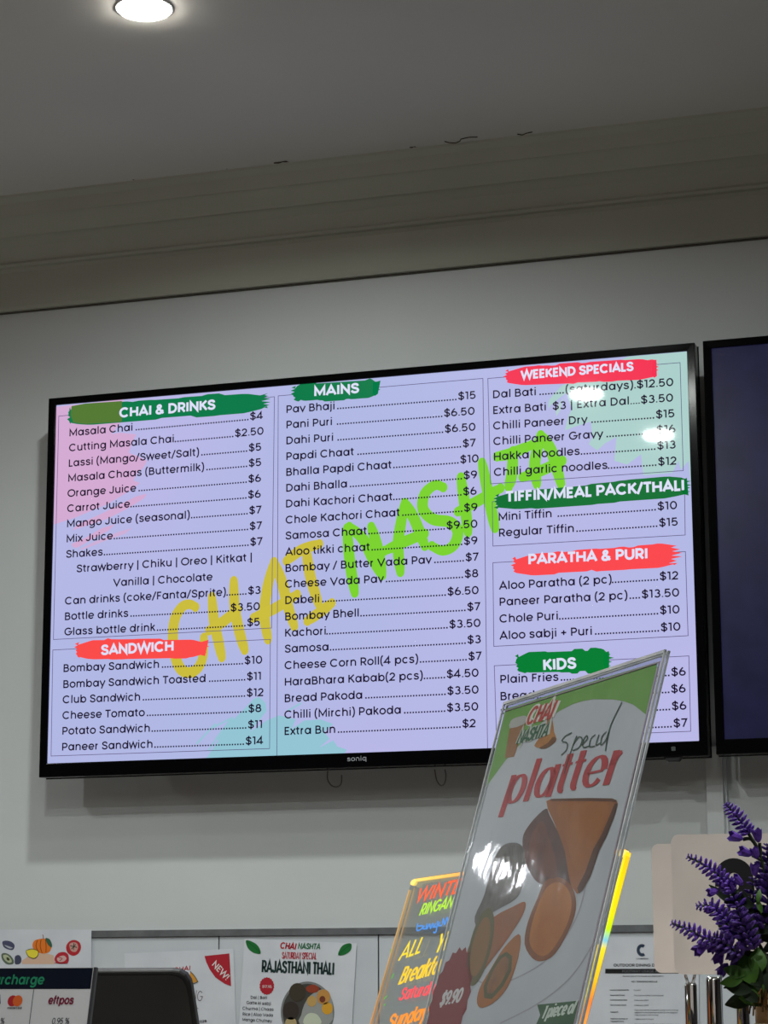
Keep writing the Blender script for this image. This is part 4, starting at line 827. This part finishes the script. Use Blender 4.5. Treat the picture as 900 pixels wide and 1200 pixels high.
lettering('marker_line', NB, *[(0.0401, -0.0746), (0.1411, -0.0654)], 'Breakfast', .0118, glow((255, 212, 20)), nb, .0004, wt=.14, slant=.22)
lettering('marker_line', NB, *[(0.0517, -0.0853), (0.1365, -0.0795)], 'Saturday', .0086, glow(PK), nb, .0004, wt=.16, slant=.22)
lettering('marker_line', NB, *[(0.0424, -0.1047), (0.1239, -0.0961)], 'Sunday', .0100, glow((255, 150, 20)), nb, .0004, wt=.18, slant=.22)
for p in ([(0.0000, -0.0495), (0.0009, -0.0524)], [(0.0232, -0.0668), (0.0214, -0.0703)], [(0.0230, -0.0819), (0.0171, -0.0843)], [(0.0247, -0.0876), (0.0216, -0.0886)], [(0.1191, -0.0834), (0.1246, -0.0846)]):
    strokes('marker_fleck', NB, [p], .0012, glow((120, 220, 90), .6), nb, .0004)

# ------------------------------------------------------------------ surcharge sign, card terminal
T = Frame(*((0.59870, -2.48474, 1.55813), (0.99756, -0.06976, 0.00000), (0.01450, 0.20741, 0.97815)), k=.3)
tw = .24
def T_(pts): return pts
sg = thing('surcharge_sign', T(-.1, -.165, 0), 'leaning card surcharge sign with a navy header and payment logos, at the lower left', 'sign')
TRc, BRc = [(-0.0011, -0.0015), (-0.0004, -0.0399)]
cvr = [( -.20, TRc[1]), (TRc[0], TRc[1]), (TRc[0], -.166), (-.20, -.166)]
pap = link('insert_sheet', *slab(T, cvr, -.001, 0), mat('sign_card', (200, 198, 202), .5, .3, noise=(12, (192, 191, 195))), sg)
hy = (-0.0388, -0.0162)[1]
poly('navy_header', T, [(-.1995, TRc[1]-.0004), (TRc[0]-.0006, TRc[1]-.0004), (TRc[0]-.0006, hy), (-.1995, hy)], ink((10, 18, 34), .35), pap, .0003)
lettering('header_lettering', T, *[(-0.1075, -0.0130), (-0.0384, -0.0132)], 'Card surcharge', .0068, ink((30, 132, 96)), pap, .0006, wt=.18, slant=.1)
l0 = (-0.0456, -0.0165)
poly('column_line', T, rect(l0[0]-.0003, -.165, l0[0]+.0003, l0[1]), ink((90, 92, 100)), pap, .0003)
m1, m2 = [(-0.0612, -0.0243), (-0.0571, -0.0243)]
mr = .0038
poly('red_circle', T, ell(m1[0], m1[1], mr, mr), ink((166, 30, 40)), pap, .0003)
poly('orange_circle', T, ell(m2[0], m2[1], mr, mr), ink((206, 92, 36)), pap, .0006)
lettering('brand_lettering', T, *[(-0.0646, -0.0298), (-0.0531, -0.0298)], 'mastercard', .0014, ink(BLK), pap, .0006, wt=.22)
lettering('brand_lettering', T, *[(-0.0334, -0.0267), (-0.0137, -0.0267)], 'eftpos', .0058, ink((116, 28, 58)), pap, .0006, wt=.2, slant=.12)
lettering('rate_lettering', T, *[(-0.0285, -0.0401), (-0.0148, -0.0400)], '0.95 %', .0043, ink((52, 52, 60)), pap, .0006, wt=.12, slant=.12)
lettering('rate_lettering', T, *[(-0.0783, -0.0403), (-0.0653, -0.0402)], '0.95 %', .0043, ink((52, 52, 60)), pap, .0006, wt=.12, slant=.12)
lettering('brand_lettering', T, *[(-0.0864, -0.0268), (-0.0705, -0.0267)], 'VISA', .0058, ink((30, 40, 90)), pap, .0006, wt=.2, slant=.2)
link('clear_rim', *slab(T, [(TRc[0]+.0002, TRc[1]), (TRc[0]+.0024, TRc[1]), (TRc[0]+.0024, -.166), (TRc[0]+.0002, -.166)], -.002, .0005), mat('dark_clear_edge', (60, 60, 64), .3), sg)  # narrow dark grey strip along the sign's right edge
V = []
bT = T(-.2, -.166, 0); NT = Vector((T.N.x, T.N.y, 0)).normalized()
for u in (0, .2):
    for n_, z_ in ((-.03, CT), (.03, CT), (.03, CT+.004), (.004, CT+.006), (.004, bT.z), (-.004, bT.z)):
        V.append(Vector((bT.x, bT.y, 0))+T.R*u+NT*n_+Vector((0, 0, max(z_, CT))))
link('foot', V, [tuple(range(6)), tuple(range(11, 5, -1))]+[(i, 6+i, 6+(i+1) % 6, (i+1) % 6) for i in range(6)], M_CLEAR, sg)

tc = Frame((0.5234, -2.2445, 1.5557), (math.cos(.30), math.sin(.30), 0), (0, -.10, .995))
PXM = 1.85/2679.6
def tpt(px, py): return ((px-160)*PXM, (1136.5-py)*PXM)
out = [tpt(*p) for p in ((98, 1310), (98, 1180), (100, 1150), (104, 1141), (112, 1137), (200, 1136.8), (209, 1138), (216, 1142), (220.5, 1149), (222.5, 1158), (228, 1200), (233, 1240), (236, 1310))]
ctm = thing('card_terminal', tc(0, -.10, 0), 'dark grey card terminal with rounded corners, between the surcharge sign and the NEW! poster', 'card terminal')
link('casing', *slab(tc, out, -.022, 0), mat('terminal_plastic', (30, 28, 26), .5, .2, noise=(30, (24, 22, 21))), ctm, bevel=.003)
link('dark_face', *slab(tc, [((u*.93), -.004+v*.98) for u, v in out], .0002, .0010), mat('terminal_glass', (22, 18, 15), .18, .5), ctm)
link('stand', *merge(slab(tc, rect(-.03, -.150, .03, -.11), -.03, -.0225)), M_DARKPL, ctm)

# ------------------------------------------------------------------ table numbers
def number_stand(name, fr, w_, h_, pole_u, label, r=.0046):
    """card held by a sprung fork on a chrome pole"""
    t = thing(name, Vector((fr(pole_u, 0, 0).x, fr(pole_u, 0, 0).y, CT)), label, 'table number')
    cd = link('card', *slab(fr, rrect(0, -h_, w_, 0, .0055), -.0015, 0), M_CARD, t)
    p = fr(pole_u, -h_, -.0006)
    link('pole', *lathe((p.x, p.y, 0), [(r*.6, CT+.004), (r, CT+.005), (r, p.z-.009), (r*.7, p.z-.0065)], 28), M_CHROME, t, smooth=True)
    for s in (-1, 1):
        link('fork_prong', *tube([p+fr.R*(s*.0012)+fr.N*.0022+Vector((0, 0, -.009)), p+fr.R*(s*.0030)+fr.N*.0034+Vector((0, 0, -.003)), p+fr.R*(s*.0038)+fr.N*.0024+Vector((0, 0, .001))], [.0011, .0012, .0007], 8), M_CHROME, t, smooth=True)
    link('base_disc', *lathe((p.x, p.y, 0), [(.03, CT), (.03, CT+.003), (.026, CT+.005), (.0, CT+.005)][:3], 36), M_CHROME, t, smooth=True)
    return t, cd
K = Frame(*((0.97129, -2.34829, 1.64580), (0.99027, 0.13917, 0.00000), (0.00000, 0.00000, 1.00000)), k=.3); J = Frame(*((0.94239, -2.27212, 1.64391), (0.99027, 0.13917, 0.00000), (0.00000, 0.00000, 1.00000)))
KW, KH = .0905, .0955
n1, card1 = number_stand('table_number_stand', K, KW, KH, .0455, 'pale card with a thick black numeral on a chrome pole, behind the lavender')
n2, card2 = number_stand('table_number_stand', J, .0500, .0925, .0255, 'plain pale card on a slim chrome pole, left of and behind the numeral card')
# black numeral 3 with flat terminals
k0, k1 = [(0.0295, -0.0168), (0.0556, -0.0705)]
def numeral3(x0, y1, w_, h_, s):
    """centre line of a heavy 3 with squared terminals"""
    r = (w_-s)/2; cx = x0+w_/2; yt = y1-s/2-r*.95; yb = y1-h_+s/2+r*.95; ym = y1-h_*.49
    return ([(x0+s/2, y1-h_*.36)] + A(cx, yt, r, r*.95, 180, 0, 14) + [(x0+w_-s/2, ym+s*.62), (x0+w_-s*.62, ym+s*.25), (x0+w_-s*.95, ym),
            (x0+w_-s*.62, ym-s*.25), (x0+w_-s/2, ym-s*.62)] + A(cx, yb, r, r*.95, 0, -180, 14) + [(x0+s/2, y1-h_*.62)])
nw_ = k1[0]-k0[0]
link('numeral', *put2d(K, [ribbon(numeral3(k0[0], k0[1], nw_, k0[1]-k1[1], nw_*.38), nw_*.38)], .0002), ink((24, 22, 26)), card1, label='thick black numeral')
# a further chrome number holder standing between them
h3 = (0.9564, -2.1043, 1.5449)
n3 = thing('table_number_stand', Vector((h3[0], h3[1], CT)), 'thick chrome table number pole between the two card poles, its card hidden behind', 'table number')
link('pole', *lathe((h3[0], h3[1], 0), [(.0050, CT+.004), (.0062, CT+.006), (.0062, h3[2]+.001), (.0052, h3[2]+.0035)], 28), M_CHROME, n3, smooth=True)
link('base_disc', *lathe((h3[0], h3[1], 0), [(.026, CT), (.026, CT+.003), (.022, CT+.005)], 36), M_CHROME, n3, smooth=True)

# ------------------------------------------------------------------ artificial lavender in a small pot
M_PUR = mat('lavender_petals', (78, 44, 142), .55, .3, noise=(240, (112, 70, 178), 3))
M_PUR2 = mat('dark_lavender_petals', (60, 34, 104), .55, .3, noise=(240, (80, 50, 128), 3))
M_STEM = mat('dark_green_stem', (38, 44, 30), .6, .3, noise=(100, (50, 58, 36)))
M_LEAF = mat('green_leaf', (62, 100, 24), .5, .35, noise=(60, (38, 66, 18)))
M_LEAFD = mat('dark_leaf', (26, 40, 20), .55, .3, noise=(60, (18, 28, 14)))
PD = 1.25
pc = Vector((1.0930, -2.7004, 1.5368))
plant = thing('lavender_plant', Vector((pc.x, pc.y, CT)), 'artificial purple lavender in a small burlap and wood pot at the lower right edge', 'plant')
camv = (Vector((1.268, -3.938, 1.55))-pc).normalized()
rv = Vector((math.cos(.31), math.sin(.31), 0)); uv = Vector((0, 0, 1))
PX = 1.25/2679.6
O0 = Vector((1.0655, -2.7047, 1.5688))
def pp(x, y, d=0): return O0 + rv*((x-850)*PX) + uv*((1100-y)*PX) + camv*d
def bud(V, F, p, dir_, l, r):
    dir_ = dir_.normalized(); a = dir_.orthogonal().normalized(); b = dir_.cross(a); n = len(V)
    for t, k in ((0, .45), (.4, 1.0), (.8, .75)):
        for j in range(5):
            th = 2*PI*j/5; V.append(p+dir_*l*t+(a*math.cos(th)+b*math.sin(th))*r*k)
    V.append(p+dir_*l)
    for i in range(2):
        for j in range(5): F.append((n+i*5+j, n+i*5+(j+1) % 5, n+i*5+5+(j+1) % 5, n+i*5+5+j))
    for j in range(5): F.append((n+10+j, n+10+(j+1) % 5, n+15))
    F.append((n+4, n+3, n+2, n+1, n))
def spike(pts, d=0.0, whorls=11, rad=.0042, m=None, seed=0, full=1.0):
    rnd = random.Random(seed)
    P = smooth_path([tuple(pp(x, y, d+dd)) for x, y, dd in pts], 6); P = [Vector(p) for p in P]
    V, F = [], []; L = len(P)-1
    for k in range(whorls):
        t = k/(whorls-1)*full; i = min(L-1, int(t*L)); c = P[i].lerp(P[i+1], t*L-i)
        ax = (P[i]-P[min(i+1, L)]).normalized(); a = ax.orthogonal().normalized(); b = ax.cross(a)
        rr = rad*(.45+.75*min(1, t*2.2)); off = rnd.random()*6
        for j in range(6):
            th = off+2*PI*j/6; dr = (a*math.cos(th)+b*math.sin(th))
            bud(V, F, c+dr*rr*.15, dr+ax*.45, rr*1.4, rr*.27)
    s = link('flower_spike', V, F, m or M_PUR, plant)
    link('stem', *tube(P, .0007, 5), M_STEM, s)
    return s
SP = [
 ([(856, 948, 0), (868, 962, 0), (881, 981, 0)], 10, .0030, M_PUR, 0),
 ([(811, 1008, 0), (830, 1018, 0), (848, 1032, 0), (860, 1046, 0)], 13, .0031, M_PUR, .004),
 ([(820, 1064, 0), (836, 1064, 0), (848, 1076, 0), (858, 1092, 0)], 10, .0034, M_PUR, .004),
 ([(791, 1083, 0), (810, 1091, 0), (832, 1102, 0), (850, 1112, 0)], 13, .0031, M_PUR, .008),
 ([(857, 1044, 0), (864, 1058, 0), (871, 1078, 0), (876, 1100, 0)], 8, .0040, M_PUR, .0),
 ([(884, 1032, 0), (883, 1055, 0), (882, 1080, 0), (884, 1105, 0)], 9, .0042, M_PUR2, -.010),
 ([(903, 995, 0), (901, 1020, 0), (900, 1045, 0)], 9, .0046, M_PUR2, -.004),
 ([(912, 1010, 0), (905, 1035, 0), (900, 1060, 0), (896, 1090, 0)], 10, .0048, M_PUR2, .002),
 ([(838, 1098, 0), (850, 1106, 0), (868, 1120, 0)], 7, .0040, M_PUR2, .012),
 ([(930, 975, 0), (922, 1010, 0), (914, 1060, 0)], 12, .0050, M_PUR, .004),
 ([(864, 1066, 0), (872, 1088, 0), (880, 1112, 0)], 8, .0044, M_PUR2, .012),
 ([(950, 1030, 0), (935, 1060, 0), (920, 1100, 0)], 12, .0050, M_PUR, -.004),
]
for i, (pts, wh, rd, m, d) in enumerate(SP): spike(pts, d, wh, rd, m, i)
def bell(x, y, ang, s=1.0, m=None, d=.004):
    s *= .6
    """a single open bell flower with a toothed mouth"""
    ax = rv*math.cos(ang)+uv*math.sin(ang)+camv*.25; ax.normalize(); a = ax.orthogonal().normalized(); b = ax.cross(a); p = pp(x, y, d)
    V, F = [], []; n = 10
    for t, r in ((0, .0008), (.0022, .0026), (.0055, .0034), (.0085, .0042)):
        for j in range(n):
            th = 2*PI*j/n; tt = t*s+(.0022*s if (t > .008 and j % 2) else 0)
            V.append(p+ax*tt+(a*math.cos(th)+b*math.sin(th))*r*s)
    for i in range(3):
        for j in range(n): F.append((i*n+j, i*n+(j+1) % n, (i+1)*n+(j+1) % n, (i+1)*n+j))
    F.append(tuple(range(n-1, -1, -1)))
    link('bell_flower', V, F, m or M_PUR, plant)
for b in ((874, 988, 2.9, 1.25), (892, 992, 1.7, 1.2), (884, 1006, 2.8, 1.2), (858, 1036, 3.5, 1.1), (829, 1106, 3.75, 1.35), (846, 1112, 4.3, 1.3), (852, 1128, 4.0, 1.2), (862, 1120, 4.5, 1.2), (838, 1104, 4.2, 1.0),
          (872, 1040, 2.4, 1.1), (890, 1010, 1.9, 1.0), (844, 1046, 3.4, 1.0), (866, 1096, 3.2, 1.2), (858, 1108, 4.6, 1.2), (886, 1030, 1.5, 1.1), (875, 1130, 4.4, 1.0)):
    bell(*b)
stems = [[(880, 980), (893, 1005), (900, 1040), (908, 1100), (912, 1165)], [(862, 1048), (880, 1090), (900, 1130), (910, 1168)], [(858, 1092), (880, 1120), (905, 1165)], [(850, 1112), (872, 1128), (900, 1150), (906, 1170)],
         [(829, 1106), (842, 1102), (856, 1108), (880, 1130)], [(874, 988), (884, 988), (893, 1003)], [(893, 992), (894, 1004)], [(884, 1006), (896, 1012)], [(912, 1060), (914, 1165)], [(920, 1100), (916, 1168)]]
for p in stems: link('stem', *tube([pp(x, y, 0) for x, y in smooth_path(p, 4)], .0010, 6), M_STEM, plant)
def leaf(x, y, ang, l, wd, m, d=0, curl=.3):
    ax = rv*math.cos(ang)+uv*math.sin(ang); sd = ax.cross(camv).normalized(); p = pp(x, y, d); V, F = [], []; n = 7
    for i in range(n+1):
        t = i/n; c = p+ax*l*t-camv*curl*l*t*t; h = wd*math.sin(PI*min(.97, .08+t*.9))
        V += [c-sd*h/2+camv*h*.12, c, c+sd*h/2+camv*h*.12]
    for i in range(n): F += [(3*i, 3*i+1, 3*i+4, 3*i+3), (3*i+1, 3*i+2, 3*i+5, 3*i+4)]
    link('leaf', V, F, m, plant, smooth=True)
rnd = random.Random(3)
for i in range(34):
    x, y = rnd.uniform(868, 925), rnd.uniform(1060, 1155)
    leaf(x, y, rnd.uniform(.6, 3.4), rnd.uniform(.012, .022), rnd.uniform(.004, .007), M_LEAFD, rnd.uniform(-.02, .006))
for (x, y, a_, l_, w_) in ((880, 1150, 1.9, .016, .012), (890, 1152, 2.3, .018, .011), (872, 1140, 2.9, .012, .007), (885, 1140, 1.5, .014, .010), (900, 1145, 1.2, .016, .010), (878, 1158, 3.0, .014, .007), (893, 1160, 1.8, .018, .012), (889, 1060, 1.4, .007, .003), (893, 1072, 1.9, .008, .003), (868, 1146, 3.3, .012, .006)):
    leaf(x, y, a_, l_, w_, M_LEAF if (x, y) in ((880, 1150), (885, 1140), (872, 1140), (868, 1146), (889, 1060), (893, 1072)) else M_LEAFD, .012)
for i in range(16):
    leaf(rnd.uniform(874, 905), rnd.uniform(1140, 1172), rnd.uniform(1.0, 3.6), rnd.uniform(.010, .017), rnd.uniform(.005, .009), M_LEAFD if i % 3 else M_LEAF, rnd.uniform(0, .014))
pr = .0165
pz = pc.z
M_BURLAP = mat('burlap', (168, 150, 122), .9, .1, noise=(400, (120, 104, 80)), bump=(500, .6, .001))
M_WOOD = mat('light_wood_band', (176, 140, 98), .6, .3, noise=(60, (150, 112, 74)))
M_JUTE = mat('jute_fibre', (104, 74, 40), .9, .1, noise=(300, (70, 48, 28)))
pcx = pp(916, 1172, 0)
link('pot', *lathe((pcx.x, pcx.y, 0), [(pr*.75, CT), (pr*1.35, CT+.012), (pr*1.55, CT+.06), (pr*1.45, pcx.z-.024), (pr*1.05, pcx.z-.011), (pr*.95, pcx.z-.010)], 32), M_BURLAP, plant, smooth=True)
link('wood_band', *lathe((pcx.x, pcx.y, pcx.z), [(pr*.88, -.012), (pr*.98, -.011), (pr*.98, .002), (pr*.88, .003)], 32), M_WOOD, plant, smooth=True)
V, F = [], []
for i in range(70):
    th = rnd.uniform(0, 2*PI); r0 = pr*rnd.uniform(.6, .9)
    a0 = Vector((pcx.x+r0*math.cos(th), pcx.y+r0*math.sin(th), pcx.z-.004)); a1 = a0+Vector((math.cos(th)*rnd.uniform(.002, .008), math.sin(th)*rnd.uniform(.002, .008), rnd.uniform(.004, .012)))
    a2 = a1+Vector((math.cos(th)*rnd.uniform(.000, .004), math.sin(th)*rnd.uniform(0, .004), -rnd.uniform(.002, .010)))
    v, f = tube([a0, a1, a2], .0005, 4); n = len(V); V += v; F += [tuple(i_+n for i_ in q_) for q_ in f]
o = link('jute_filling', V, F, M_JUTE, plant); o['kind'] = 'stuff'
